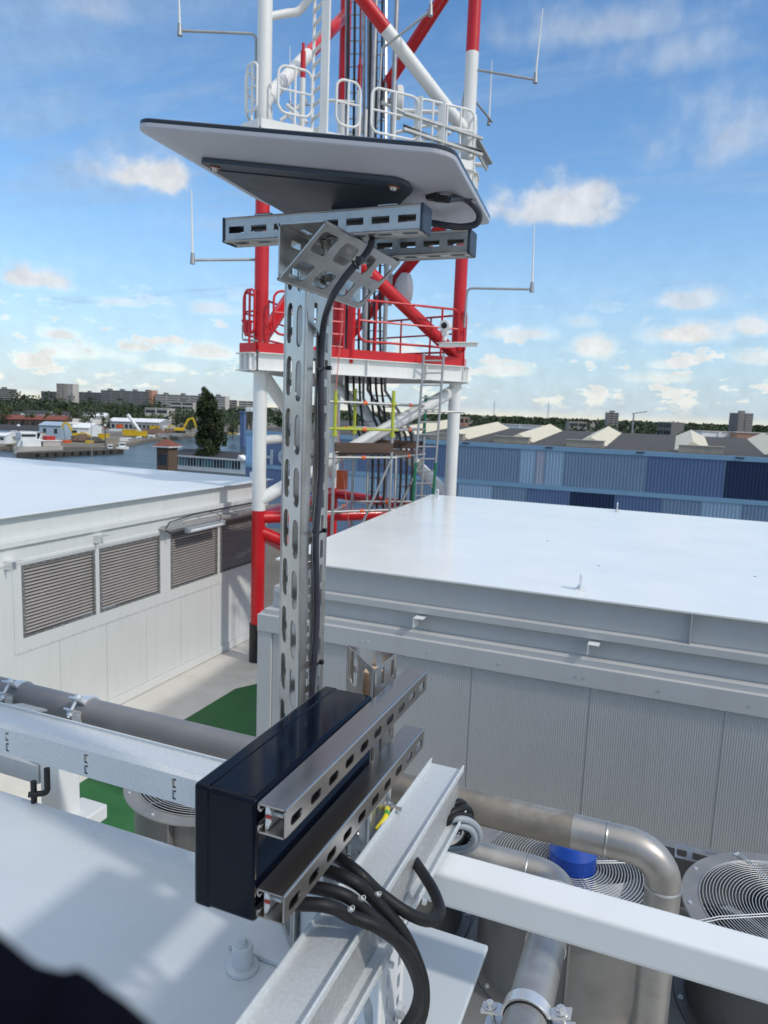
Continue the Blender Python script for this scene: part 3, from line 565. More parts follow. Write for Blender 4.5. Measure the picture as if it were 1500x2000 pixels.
b = MB(); q = Vector((-.3695, 1.07, PZ+.10)); b.hexbolt(q, (1, 0, 0), .011, .014); b.tube([q+Vector((.013, 0, 0)), q+Vector((.030, 0, 0))], .0055, 12); b.build('bolt', ZINC, t)
b = MB(); b.hexbolt((-.3695, 1.03, PZ+.02), (1, 0, 0), .010, .013); b.build('bolt', ZINC, t)

# ---- hoses
def hose(y0, pts, label, r=.0100, collar=None):
    P = spline([Vector((-.505, y0, -.688)), Vector((-.502, y0-.004, -.715))]+[ad(*p) for p in pts], 8); b = MB(); b.tube(P, r, 16)
    base = P[-1]; t = thing('black_hose', label, 'hose', tuple(base), 'black cable hoses leaving the junction box'); b.build('hose', BLACK, t)
    if collar is not None:
        k = collar; d = (P[k+1]-P[k]).normalized(); c = MB();  up = Vector((0.3, -.3, .9)); up = (up-d*up.dot(d)).normalized()
        c.obox(P[k]+up*(r+.002), d*.004, up*.0025, d.cross(up)*.0025); c.ring(P[k]+up*(r+.006), .004, .0008, 10, 5, axis=tuple(d)); c.build('wire_clip', ZINC, t)
hose(.83, [(632, 1768, 1.045), (683, 1789, 1.07), (742, 1813, 1.085), (795, 1858, 1.115), (818, 1915, 1.15), (815, 1962, 1.18), (790, 2008, 1.21), (735, 2060, 1.24)], 'lowest black hose from the box, nearest the stud', collar=22)
hose(.885, [(664, 1745, 1.08), (712, 1778, 1.10), (768, 1828, 1.115), (806, 1888, 1.14), (820, 1945, 1.18), (806, 2005, 1.215), (765, 2060, 1.245)], 'second black hose, sagging between the lowest hose and the clipped one above', collar=20)
hose(.94, [(684, 1718, 1.105), (730, 1756, 1.125), (782, 1814, 1.135), (812, 1872, 1.155), (828, 1930, 1.19), (822, 1990, 1.22), (790, 2060, 1.25)], 'third black hose crossing the galvanised duct beneath the looped one', collar=23)
hose(1.0, [(697, 1703, 1.13), (742, 1745, 1.14), (796, 1783, 1.145), (838, 1798, 1.165), (859, 1783, 1.20), (850, 1747, 1.25), (830, 1712, 1.30), (806, 1676, 1.37)], 'uppermost black hose looping back beneath the galvanised duct')

# ---- coils of spare cable on the far end of the duct
def coil(loops, m, r, name, label):
    t = thing(name, label, 'cable coil', tuple(ad(*loops[0][0]))); 
    for lp in loops:
        b = MB(); b.tube(spline([ad(*p) for p in lp], 8), r, 12); b.build('loop', m, t)
coil([[(845, 1620, 1.60), (868, 1590, 1.59), (890, 1568, 1.60), (906, 1572, 1.64), (905, 1590, 1.68), (880, 1604, 1.70)],
      [(840, 1640, 1.58), (862, 1605, 1.56), (888, 1585, 1.57), (912, 1580, 1.60), (918, 1595, 1.64), (905, 1612, 1.67), (878, 1625, 1.69)],
      [(846, 1632, 1.56), (866, 1610, 1.545), (890, 1596, 1.55), (914, 1596, 1.575), (921, 1608, 1.61), (912, 1622, 1.64)],
      [(850, 1655, 1.70), (880, 1660, 1.66), (905, 1645, 1.62), (918, 1622, 1.60)]], BLACK, .0088, 'black_cable_coil', 'coil of thin black cable hung on the far end of the duct')
coil([[(846, 1625, 1.57), (866, 1609, 1.55), (892, 1600, 1.545), (916, 1603, 1.555), (933, 1618, 1.57), (936, 1638, 1.58), (922, 1656, 1.59), (896, 1668, 1.61), (868, 1668, 1.63)],
      [(845, 1633, 1.575), (868, 1619, 1.56), (894, 1613, 1.55), (915, 1617, 1.555), (926, 1630, 1.565), (925, 1646, 1.575), (908, 1657, 1.59), (880, 1661, 1.61)],
      [(870, 1672, 1.64), (898, 1668, 1.62), (918, 1654, 1.60), (926, 1640, 1.585)]], GREYC, .0072, 'grey_cable_coil', 'coil of grey cable hung in front of the black coil')
b = MB(); b.ring(ad(921, 1640, 1.575), .010, .0014, 14, 5, axis=(.4, .8, .3)); tag(b.build('cable_tie', BLACKP), 'thin black tie round the grey cable coil', 'cable tie')

# ================================================================== galvanised beam along X at the left
gx0, gx1 = -4.6, -.60
t = thing('galvanised_beam', 'galvanised sheet channel with punched hook slots behind the navy box', 'beam', (-2, 1.45, -1.035))
b = MB(); fy = 1.418; zt, zb = -.953, -1.030
# face in two halves split around hook slots
p = .172*1.0; cells = []; k = int((gx1-gx0)/p)
xs_slots = [-.834-.296*i for i in range(12)]
last = gx0; cl = []
for xs in sorted(xs_slots):
    cl.append((last-gx0, xs-.02-gx0, 0, zt-zb, None))
    for (va, vb, cv) in ((0, (zt-zb)/2, .022), ((zt-zb)/2, zt-zb, .054)):
        cl.append((xs-.02-gx0, xs+.02-gx0, va, vb, (xs-gx0, cv, .0085, .024, .001)))
    last = xs+.02
cl.append((last-gx0, gx1-gx0, 0, zt-zb, None))
b.holes((gx0, fy, zb), (1, 0, 0), (0, 0, 1), -.0025, cl)
b.add([(gx0, fy, zt), (gx1, fy, zt), (gx1, fy+.014, zt+.010), (gx0, fy+.014, zt+.010)], [(0, 1, 2, 3)])
b.box(gx0, gx1, fy+.014, fy+.092, zt+.007, zt+.0102); b.box(gx0, gx1, fy+.092, fy+.0945, zt+.000, zt+.018); b.tube([(gx0, fy+.093, zt+.018), (gx1, fy+.093, zt+.018)], .0024, 8)
b.box(gx0, gx1, fy+.003, fy+.06, zb, zb+.0025)
b.build('channel', GALV, t)
b = MB()
for xs in xs_slots:
    for cv, s_ in ((.022, 1), (.054, -1)):
        b.box(xs+.002, xs+.0095, fy-.0006, fy+.001, zb+cv+.0085, zb+cv+.0125); b.box(xs-.001, xs+.0085, fy-.0006, fy+.001, zb+cv-.0125, zb+cv-.0088)
b.build('slot_notch', BLACKP, t)
b = MB()
for xs in xs_slots: b.obox((xs+.001, fy+.012, zb+.022), (.0025, 0, 0), (0, .0015, .002), (0, 0, .008))
b.build('slot_tab', ZINC, t)

# ---- pipes
pz, py_, pr = -1.041, 1.762, .0425
b = MB(); b.cyl((-6.5, py_, pz), (-.72, py_, pz), pr*1.05, 28); tag(b.build('grey_pipe', PVC), 'dark grey plastic pipe clamped along the back of the galvanised beam', 'pipe')
ex = .064
t = thing('stainless_pipe', 'large weathered stainless pipe with a welded elbow turning down before the fans', 'pipe', (ex, py_, -2.2))
b = MB(); b.tube([(-.715, py_, pz), (-.16, py_, pz)], pr, 32); b.build('stained_length', PIPED, t)
b = MB(); P = [(-.1595, py_, pz), (-.075, py_, pz)] + arc((-.2, py_, pz), (ex, py_, pz), (ex, py_, -2), .085, 10)
b.tube(P, pr, 32); b.build('elbow', PIPES, t)
b = MB(); b.tube([P[-1], (ex, py_, -2.6)], pr*.985, 32); b.build('riser', PIPES, t)
for (c, a_) in (((-.075, py_, pz), (1, 0, 0)), (tuple(P[-1]), (0, 0, 1))):
    b = MB(); b.ring(c, pr*.985, .0035, 40, 8, axis=a_); b.build('weld_seam', STEEL, t)
z2, y2, r2 = -1.458, 2.165, .055; xx2 = -.215
t = thing('elbowed_pipe', 'lower stainless pipe bending towards the camera under the white beam', 'pipe', (xx2, 1.5, z2-.06))
b = MB(); A2 = arc((-1.0, y2, z2), (xx2, y2, z2), (xx2, 1.0, z2), .085, 10); b.tube([(-3.0, y2, z2), (-.32, y2, z2)]+A2+[(xx2, 1.86, z2)], r2, 32); b.build('elbow', PIPES, t)
b = MB(); b.tube([(xx2, 1.8595, z2), (xx2, .5, z2)], r2*.99, 32); b.build('straight_length', PIPES, t)
for (c, a_) in (((-.325, y2, z2), (1, 0, 0)), ((xx2, 1.86, z2), (0, 1, 0)), (tuple(A2[-1]), (0, 1, 0))):
    b = MB(); b.ring(c, r2*.99, .0032, 40, 8, axis=a_); b.build('weld_seam', STEEL, t)

# ---- two-bolt pipe clamps
def clamp(c, axis, upv, r, label, m, ear=.06, wid=.035, group='two bolt pipe clamps'):
    """two half straps with ears, bolts across the gap; the gap opens along side = axis x up"""
    c, a, u = Vector(c), Vector(axis).normalized(), Vector(upv).normalized(); s = a.cross(u)
    t = thing('pipe_clamp', label, 'pipe clamp', tuple(c-u*r), group)
    for sg in (1, -1):
        R = r+.002; th = .006; prof = []
        prof.append((R+ear, .016)); prof.append((R+.014, .014))
        for i in range(13):
            an = rad(14+152*i/12); prof.append((R*math.cos(an), R*math.sin(an)))
        prof.append((-R-.014, .014)); prof.append((-R-ear, .016))
        n = len(prof); vs = []
        for (x, y) in prof:
            rr = math.hypot(x, y); nx, ny = (x/rr, y/rr) if rr < R+.01 else (0, 1)
            for k in (0, 1):
                for w_ in (-wid/2, wid/2): vs.append(c+s*(x+nx*th*k)+u*sg*(y+ny*th*k)+a*w_)
        fs = []
        for i in range(n-1):
            o = 4*i; q = o+4; fs += [(o, o+1, q+1, q), (o+2, q+2, q+3, o+3), (o, q, q+2, o+2), (o+1, o+3, q+3, q+1)]
        fs += [(0, 2, 3, 1), (4*n-4, 4*n-3, 4*n-1, 4*n-2)]
        b = MB(); b.add(vs, fs if sg > 0 else [f[::-1] for f in fs]); b.build('strap', m, t, bevel=.0015)
    for sx in (1, -1):
        p = c+s*sx*(r+ear*.62); b = MB(); b.tube([p-u*.042, p+u*.034], .0055, 12); b.hexbolt(p+u*.0225, u, .0105, .012); b.hexbolt(p-u*.0225, -u, .0105, .012); b.build('bolt', ZINC, t)
    b = MB(); b.tube([c-a*(wid/2+.003), c+a*(wid/2+.003)], r+.0015, 28, cap=False); b.build('rubber_liner', BLACKP, t)
    return t
clamp((xx2, 1.60, z2), (0, 1, 0), (-.30, 0, 1), r2, 'white zinc pipe clamp with hex bolts round the lower stainless pipe', ZINC, ear=.055)
for xq, nm in ((ax(25, 1340, -1).x, ''),): pass
q1 = ay(40, 1352, py_); q2 = ay(170, 1390, py_)
clamp((q1.x, py_, pz), (1, 0, 0), (0, .62, .8), pr, 'zinc pipe clamp at the left picture edge on the grey pipe', ZINC, ear=.045)
clamp((q2.x, py_, pz), (1, 0, 0), (0, .62, .8), pr, 'zinc pipe clamp on the grey pipe above the first beam post', ZINC, ear=.045)

# ---- white square beam at the right
t = thing('white_beam', 'white painted square steel beam sloping across the fans at lower right', 'beam', (.6, 1.3, -.975))
b = MB(); b.box(-.455, 3.2, 1.258, 1.339, -.972, -.8995); b.build('hollow_section', WHITE, t, bevel=.010, seg=4)
b = MB(); b.box(2.6, 2.68, 1.262, 1.335, DZ+.002, -.973); b.build('leg', WHITE, t)

# ---- left support frame under the galvanised beam
def ibeam(b, p, q, w, h, tf=.007, tw=.006):
    p, q = Vector(p), Vector(q); d = (q-p).normalized(); s = d.cross(Vector((0, 0, 1))).normalized(); u = Vector((0, 0, 1)); m_ = (p+q)/2; L = (q-p).length/2
    b.obox(m_+u*(h/2-tf/2), d*L, s*w/2, u*tf/2); b.obox(m_-u*(h/2-tf/2), d*L, s*w/2, u*tf/2); b.obox(m_, d*L, s*tw/2, u*(h/2-tf-.0005)); return b
t = thing('support_frame', 'white post and I beam frame carrying the galvanised beam at left', 'steel frame', (-1.75, 1.6, DZ))
pq = ay(118, 1540, 1.60)
b = MB(); b.box(pq.x-.042, pq.x+.042, 1.56, 1.64, DZ+.003, -1.045); b.build('post', WHITE, t, bevel=.006)
b = MB(); pb = ay(160, 1590, 1.62); b.box(pb.x-.08, pb.x+.03, 1.52, 1.70, pb.z-.05, pb.z); b.build('foot_bracket', WHITE, t, bevel=.006)
b = MB(); ibeam(b, (pq.x-.65, 1.30, -1.085), (pq.x-.09, 1.86, -1.085), .08, .085); b.build('cross_beam', PLATE, t)
b = MB(); b.box(-4.6, pq.x-.05, 1.56, 1.62, -1.205, -1.145); b.build('rail', PLATE, t)
for q in (ad(92, 1520, 2.05), ad(66, 1545, 2.05)):
    b = MB(); c = Vector(q); U_ = Vector((0, 0, 1)); sx = Vector((.8, .6, 0)).normalized(); P = [c+U_*.03, c-U_*.015]; P += arc(c-U_*.015, c-U_*.045, c-U_*.045-sx*.05, .013, 6); P += [c-U_*.045-sx*.05]; b.tube(P, .0085, 10); b.build('u_bolt', BLACKP, t)
# ================================================================== photographer's cuff, close to the lens
t = MB()
base = [(-120, 1910, .130, .0105), (0, 1972, .130, .0085), (75, 1990, .130, .0072), (125, 1996, .130, .0084), (168, 2002, .128, .0060), (198, 2036, .130, .0062), (255, 2085, .135, .0070), (340, 2220, .14, .010)]
P = spline([ad(x, y, d) for x, y, d, r in base], 6); R_ = []
for i in range(len(base)-1):
    for j in range(6): R_.append(base[i][3]*(1-j/6)+base[i+1][3]*j/6)
R_.append(base[-1][3]); t.tube(P, R_, 16)
P = spline([ad(x, y, d) for x, y, d in [(-160, 2000, .130), (0, 2050, .135), (120, 2080, .14), (230, 2170, .145)]], 6); t.tube(P, .014, 16)
tag(t.build('jacket_cuff', NAVYCLOTH), 'out of focus dark navy jacket cuff in the lower left corner', 'clothing')
# ================================================================== right container (plant room) with ribbed wall
def ribs(b, o, ux, up, L, H, pitch, depth, n_out, duty=.5):
    o, ux, up, n_out = Vector(o), Vector(ux), Vector(up), Vector(n_out); n = int(L/pitch); pitch = L/n; vs = []
    for i in range(n):
        for f, d in ((0, 0), (duty*.7, 0), (duty, depth), (.5+duty*.35+.15, depth)):
            p = o+ux*((i+f)*pitch)+n_out*d; vs += [p, p+up*H]
    k = len(vs)//2; fl = ux.cross(up).dot(n_out) > 0
    return b.add(vs, [(2*i, 2*i+2, 2*i+3, 2*i+1) if fl else (2*i, 2*i+1, 2*i+3, 2*i+2) for i in range(k-1)])
RZ = -1.65; cx0, cx1, cy0, cy1 = -3.95, 7.5, 6.70, 13.74
t = thing('plant_container', 'white roofed container with finely ribbed grey wall behind the fans', 'container', ((cx0+cx1)/2, (cy0+cy1)/2, DZ))
b = MB(); b.prism([(cx0, cy0, RZ-.022), (cx1, cy0, RZ-.022), (cx1, cy1, RZ-.022), (cx0-.56, cy1, RZ-.022)], (0, 0, .022)); roofp = b.build('roof', ROOFW, t, bevel=.004)
b = MB(); b.box(cx0+.06, cx1-.06, cy0+.075, cy0+.085, RZ-.30, RZ-.0225); b.box(cx0, cx1, cy0-.025, cy0+.09, RZ-.372, RZ-.3005)
b.box(cx0+.06, cx0+.07, cy0+.086, cy1-.05, RZ-.30, RZ-.0225); b.box(cx0-.02, cx0+.07, cy0+.091, cy1, RZ-.345, RZ-.3005); b.build('roof_beam', WALLG, t, bevel=.003)
for xx in (.26, 4.2):
    b = MB(); b.box(xx-.004, xx+.004, cy0+.004, cy0+.0745, RZ-.2995, RZ-.023); b.build('stiffener', WALLG, t)
b = MB(); b.box(cx0-.05, cx1, cy0+.045, cy0+.10, RZ-.56, RZ-.373); b.box(cx0-.09, cx1, cy0-.075, cy0+.10, RZ-.612, RZ-.5605); b.build('lower_beam', WALLG, t, bevel=.003)
for q in ((820, 1203), (1160, 1258)):
    p = ay(q[0], q[1], cy0-.06); b = MB(); b.box(p.x-.05, p.x+.05, cy0-.12, cy0+.044, RZ-.405, RZ-.398); b.box(p.x-.05, p.x-.044, cy0-.12, cy0+.044, RZ-.50, RZ-.4055)
    for dx in (-.02, .02): b.tube([(p.x+dx+.005, cy0-.085, RZ-.3975), (p.x+dx+.005, cy0-.085, RZ-.3945)], .009, 10)
    b.build('angle_bracket', WHITE, t)
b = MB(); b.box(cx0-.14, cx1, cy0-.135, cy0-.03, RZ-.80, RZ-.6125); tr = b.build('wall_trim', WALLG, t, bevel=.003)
b = MB()
for i in range(14):
    x = cx0+.4+i*.72
    for dx in ((0, .07) if i % 3 == 1 else (0,)): b.tube([(x+dx, cy0-.1355, RZ-.715), (x+dx, cy0-.140, RZ-.715)], .011, 8)
b.build('rivet', ZINC, tr)
wx0, wy, wz0, wz1 = cx0-.13, cy0-.10, DZ+.03, RZ-.801
b = MB(); PWD = 1.125; x = wx0+.17
while x < cx1-.2:
    L = min(PWD, cx1-x); ribs(b, (x, wy, wz0), (1, 0, 0), (0, 0, 1), L-.002, wz1-wz0, .0205, .005, (0, -1, 0)); x += PWD
b.box(wx0+.1, cx1, wy+.004, wy+.06, wz0, wz1)
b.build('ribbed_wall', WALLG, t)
b = MB(); b.box(wx0-.012, wx0+.165, wy-.022, wy+.10, wz0, wz1); b.box(wx0-.010, wx0+.04, wy+.1005, cy1, wz0, wz1); b.build('corner_trim', WALLG, t, bevel=.004)
b = MB(); b.box(wx0-.03, cx0+.3, cy0-.029, cy1, RZ-.80, RZ-.613); b.build('side_trim', WALLG, t)
for (qx, qy, rz) in ((1133, 1152, .2), (1205, 1000, .1), (853, 972, 1.2)):
    p = az(qx, qy, RZ); b = MB(); u = Vector((math.cos(rz), math.sin(rz), 0)); v = Vector((-u.y, u.x, 0))
    h = .155 if qy > 1100 else .15
    b.obox(p+Vector((0, 0, .006)), u*.05, v*.05, (0, 0, .0055)); b.obox(p+Vector((0, 0, .0125+h*.4)), u*.008, v*.042, (0, 0, h*.4)); b.tube([p+Vector((0, 0, h*.8+.012))-u*.008, p+Vector((0, 0, h*.8+.012))+u*.008], .042, 16)
    b.build('lifting_lug', WHITE, t)
    for s_ in (-1, 1):
        b = MB(); b.prism([p+v*(s_*.0)+Vector((0, 0, .0125))+u*(.0085), p+u*.045+Vector((0, 0, .0125)), p+u*.0085+Vector((0, 0, .06))] if s_ > 0 else [p-u*.0085+Vector((0, 0, .0125)), p-u*.045+Vector((0, 0, .0125)), p-u*.0085+Vector((0, 0, .06))], v*.008); b.build('gusset', WHITE, t)

# ================================================================== left plant building with louvres
LX = -8.5
t = thing('louvred_building', 'long white plant building at left with four brown grey louvre panels', 'building', (-14, 10, DZ))
b = MB(); b.box(-32, LX+.06, 2.5, 14.15, RZ-.02, RZ); b.build('roof', ROOFL, t, bevel=.004)
b = MB(); b.box(LX-.08, LX-.06, 2.5, 14.1, RZ-.36, RZ-.0205); b.box(LX-.081, LX+.055, 2.5, 14.1, RZ-.44, RZ-.3605); b.build('roof_beam', WALLW, t, bevel=.003)
b = MB(); b.box(LX-.03, LX+.0, 2.5, 14.05, RZ-.66, RZ-.441); b.box(LX-.06, LX+.025, 2.5, 14.05, RZ-.70, RZ-.6605); b.build('frieze', WALLW, t)
for q in ((195, 1052), (22, 1102)):
    p = ax(q[0], q[1], LX+.05); b = MB(); b.box(LX+.001, LX+.17, p.y-.09, p.y+.09, p.z+.05, p.z+.057); b.box(LX+.001, LX+.17, p.y-.09, p.y-.083, p.z-.06, p.z+.0495); b.build('angle_bracket', ZINC, t)
Z0, Z1 = -3.46, -2.385
pan = [(7.34, 8.745), (8.835, 10.315), (10.61, 12.085), (12.165, 13.60)]
b = MB()   # window wall framing: rails and posts
b.box(LX-.06, LX+.012, 7.19, 14.0, Z0-.215, Z0-.0005); b.box(LX-.06, LX+.012, 7.19, 14.0, Z1+.0005, RZ-.7005)
for y0_, y1_ in ((7.19, 7.339), (8.746, 8.834), (10.316, 10.609), (12.086, 12.164), (13.601, 14.0)): b.box(LX-.06, LX+.012, y0_, y1_, Z0, Z1)
b.box(LX-.06, LX+.008, 2.5, 7.1885, DZ+.16, RZ-.7005)
b.build('louvre_surround', WALLW, t, bevel=.002)
for (ya, yb) in pan:
    b = MB(); n = 20; pt = (Z1-Z0-.06)/n
    for i in range(n):
        z = Z0+.03+i*pt
        # a curved blade: steep lower lip, rolled front
        prof = [(-.075, z+pt*1.02), (-.035, z+pt*.92), (-.006, z+pt*.66), (.0, z+pt*.48), (-.006, z+pt*.34), (-.02, z+pt*.30)]
        vs = [(LX+px_, y, pz_) for (px_, pz_) in prof for y in (ya+.045, yb-.045)]
        b.add(vs, [(2*k, 2*k+2, 2*k+3, 2*k+1) for k in range(len(prof)-1)])
    lo = b.build('louvre', LOUV, t, smooth=60)
    b = MB(); f_ = .045
    b.box(LX-.02, LX+.016, ya+.001, ya+f_, Z0+.001, Z1-.001); b.box(LX-.02, LX+.016, yb-f_, yb-.001, Z0+.001, Z1-.001); b.box(LX-.02, LX+.0155, ya+f_+.0002, yb-f_-.0002, Z0+.001, Z0+.03); b.box(LX-.02, LX+.0155, ya+f_+.0002, yb-f_-.0002, Z1-.03, Z1-.001)
    b.m = 1
    for i in range(8):
        z = Z0+.08+i*.131
        for y in (ya+.02, yb-.02): b.tube([(LX+.0161, y, z), (LX+.021, y, z)], .009, 8)
    for i in range(9):
        y = ya+.1+i*(yb-ya-.2)/8
        for z in (Z0+.016, Z1-.016): b.tube([(LX+.0157, y, z), (LX+.0205, y, z)], .009, 8)
    b.build('louvre_frame', [DARKG, ZINC], lo)
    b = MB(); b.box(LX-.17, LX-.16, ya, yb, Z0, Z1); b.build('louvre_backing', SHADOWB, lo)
b = MB(); yy = 2.6; 
edges = [2.6, 3.6, 4.6, 5.6, 6.5, 7.19, 8.0, 8.98, 9.95, 10.92, 11.9, 12.9, 13.9]
for i in range(len(edges)-1): b.box(LX-.05, LX, edges[i]+.003, edges[i+1]-.003, DZ+.17, Z0-.216)
b.box(LX-.08, LX-.045, 2.5, 14.0, DZ+.01, Z0-.216); b.build('wall_panel', WALLW, t, bevel=.002)
b = MB(); b.box(LX-.05, LX+.03, 2.5, 14.0, DZ+.012, DZ+.165); b.build('skirting', WALLW, t, bevel=.006)
b = MB()
for i in range(34): b.tube([(LX+.0125, 7.25+i*.2, Z0-.195+(.0)), (LX+.016, 7.25+i*.2, Z0-.195)], .008, 6)
b.build('rivet', BG, t)
b = MB(); b.box(-31.8, LX-.09, 2.6, 2.65, DZ, RZ-.021); b.box(-31.8, LX-.09, 14.0, 14.05, DZ, RZ-.021); b.box(-31.9, -31.81, 2.6, 14.05, DZ, RZ-.021); b.build('rear_wall', WALLW, t)
b = MB(); p = Vector((LX-.35, 13.9, RZ)); b.box(p.x-.05, p.x+.05, 13.885, 13.905, RZ+.001, RZ+.11); b.tube([(p.x, 13.884, RZ+.11), (p.x, 13.906, RZ+.11)], .05, 18); b.build('lifting_lug', WHITE, t)
# cable tray and tube lamp on that wall
pA = ax(318, 1022, LX+.16); 
t = thing('cable_tray', 'slim steel cable tray with cables under the eave of the louvred building', 'cable tray', (LX+.15, 12.2, pA.z-.05))
zt_ = -2.27
b = MB(); b.box(LX+.05, LX+.25, 10.28, 14.4, zt_-.002, zt_); b.box(LX+.05, LX+.052, 10.28, 14.4, zt_+.0005, zt_+.05); b.box(LX+.248, LX+.25, 10.28, 14.4, zt_+.0005, zt_+.06)
b.build('tray', GALVD, t)
for k, (c_, dx) in enumerate(((CREAMD, .10), (GREYC, .14), (SALM, .18), (CREAMD, .215))):
    b = MB(); b.tube([(LX+dx, 10.9+.3*k, zt_+.02), (LX+dx+.01, 12, zt_+.026), (LX+dx, 14.4, zt_+.02)], .016, 8); b.build('cable', c_, t)
b = MB(); b.tube([(LX+.20, 10.45, zt_-.12), (LX+.10, 10.35, zt_-.02), (LX+.08, 10.5, zt_+.10), (LX+.066, 11.2, zt_+.155), (LX+.066, 14.3, zt_+.16)], .012, 8); tag(b.build('lamp_cable', BLACKP), 'black lamp cable run along the eave above the tray', 'cable')
t = thing('tube_lamp', 'clear batten tube lamp hung below the cable tray, unlit', 'lamp', (LX+.3, 11.1, zt_-.10))
LAMPG = mat('lamp_diffuser', (0.72, 0.76, 0.80), 0.2, var=.05)
b = MB(); b.box(LX+.25, LX+.34, 10.72, 11.85, zt_-.055, zt_-.012); b.build('housing', GREYC, t, bevel=.01)
b = MB(); b.tube([(LX+.30, 10.78, zt_-.075), (LX+.30, 11.80, zt_-.075)], .045, 14); b.build('diffuser', LAMPG, t)
for y in (10.74, 11.84):
    b = MB(); b.box(LX+.245, LX+.345, y-.03, y+.03, zt_-.11, zt_-.008); b.build('end_cap', GREYC, t, bevel=.008)
b = MB(); b.tube(spline([(LX+.31, 11.7, zt_-.03), (LX+.33, 11.72, zt_+.1), (LX+.2, 11.6, zt_+.17), (LX+.08, 11.4, zt_+.16)], 6), .007, 8); b.build('flex', BLACKP, t)

# ================================================================== dry cooler with fans
t = thing('dry_cooler', 'dark grey cooler casing below the row of axial fans', 'cooler', (-.6, 3.4, DZ))
b = MB(); b.box(-1.90, 3.6, 2.62, 4.28, DZ+.5, -2.745); b.build('casing', DARKG, t, bevel=.006)
b = MB()
for x in (-1.8, .2, 1.2, 2.2, 3.5):
    for y in (2.7, 4.2): b.box(x-.05, x+.05, y-.05, y+.05, DZ+.001, DZ+.499)
b.build('leg', DARKG, t)
b = MB(); b.box(-.80, .95, 4.14, 4.22, -2.744, -2.40); b.build('rear_panel', DARKG, t)
b = MB(); b.box(-2.0, -.32, 1.95, 2.60, -2.86, -2.80); b.build('brown_tray', RUSTB, t)
b = MB(); b.box(-2.0, -.32, 2.602, 2.617, -3.4, -2.76); b.build('side_panel', DARKG, t)
b = MB(); y = 4.05; b.holes((.19, y, -2.40), (1, 0, 0), (0, .5, .87), .004, [(0, .07, 0, .07, (.035, .035, .052, .045, .01)), (.07, .23, 0, .07, (.15, .035, .12, .045, .012))]); b.build('slotted_strip', STEEL, t)
FZ = -2.24
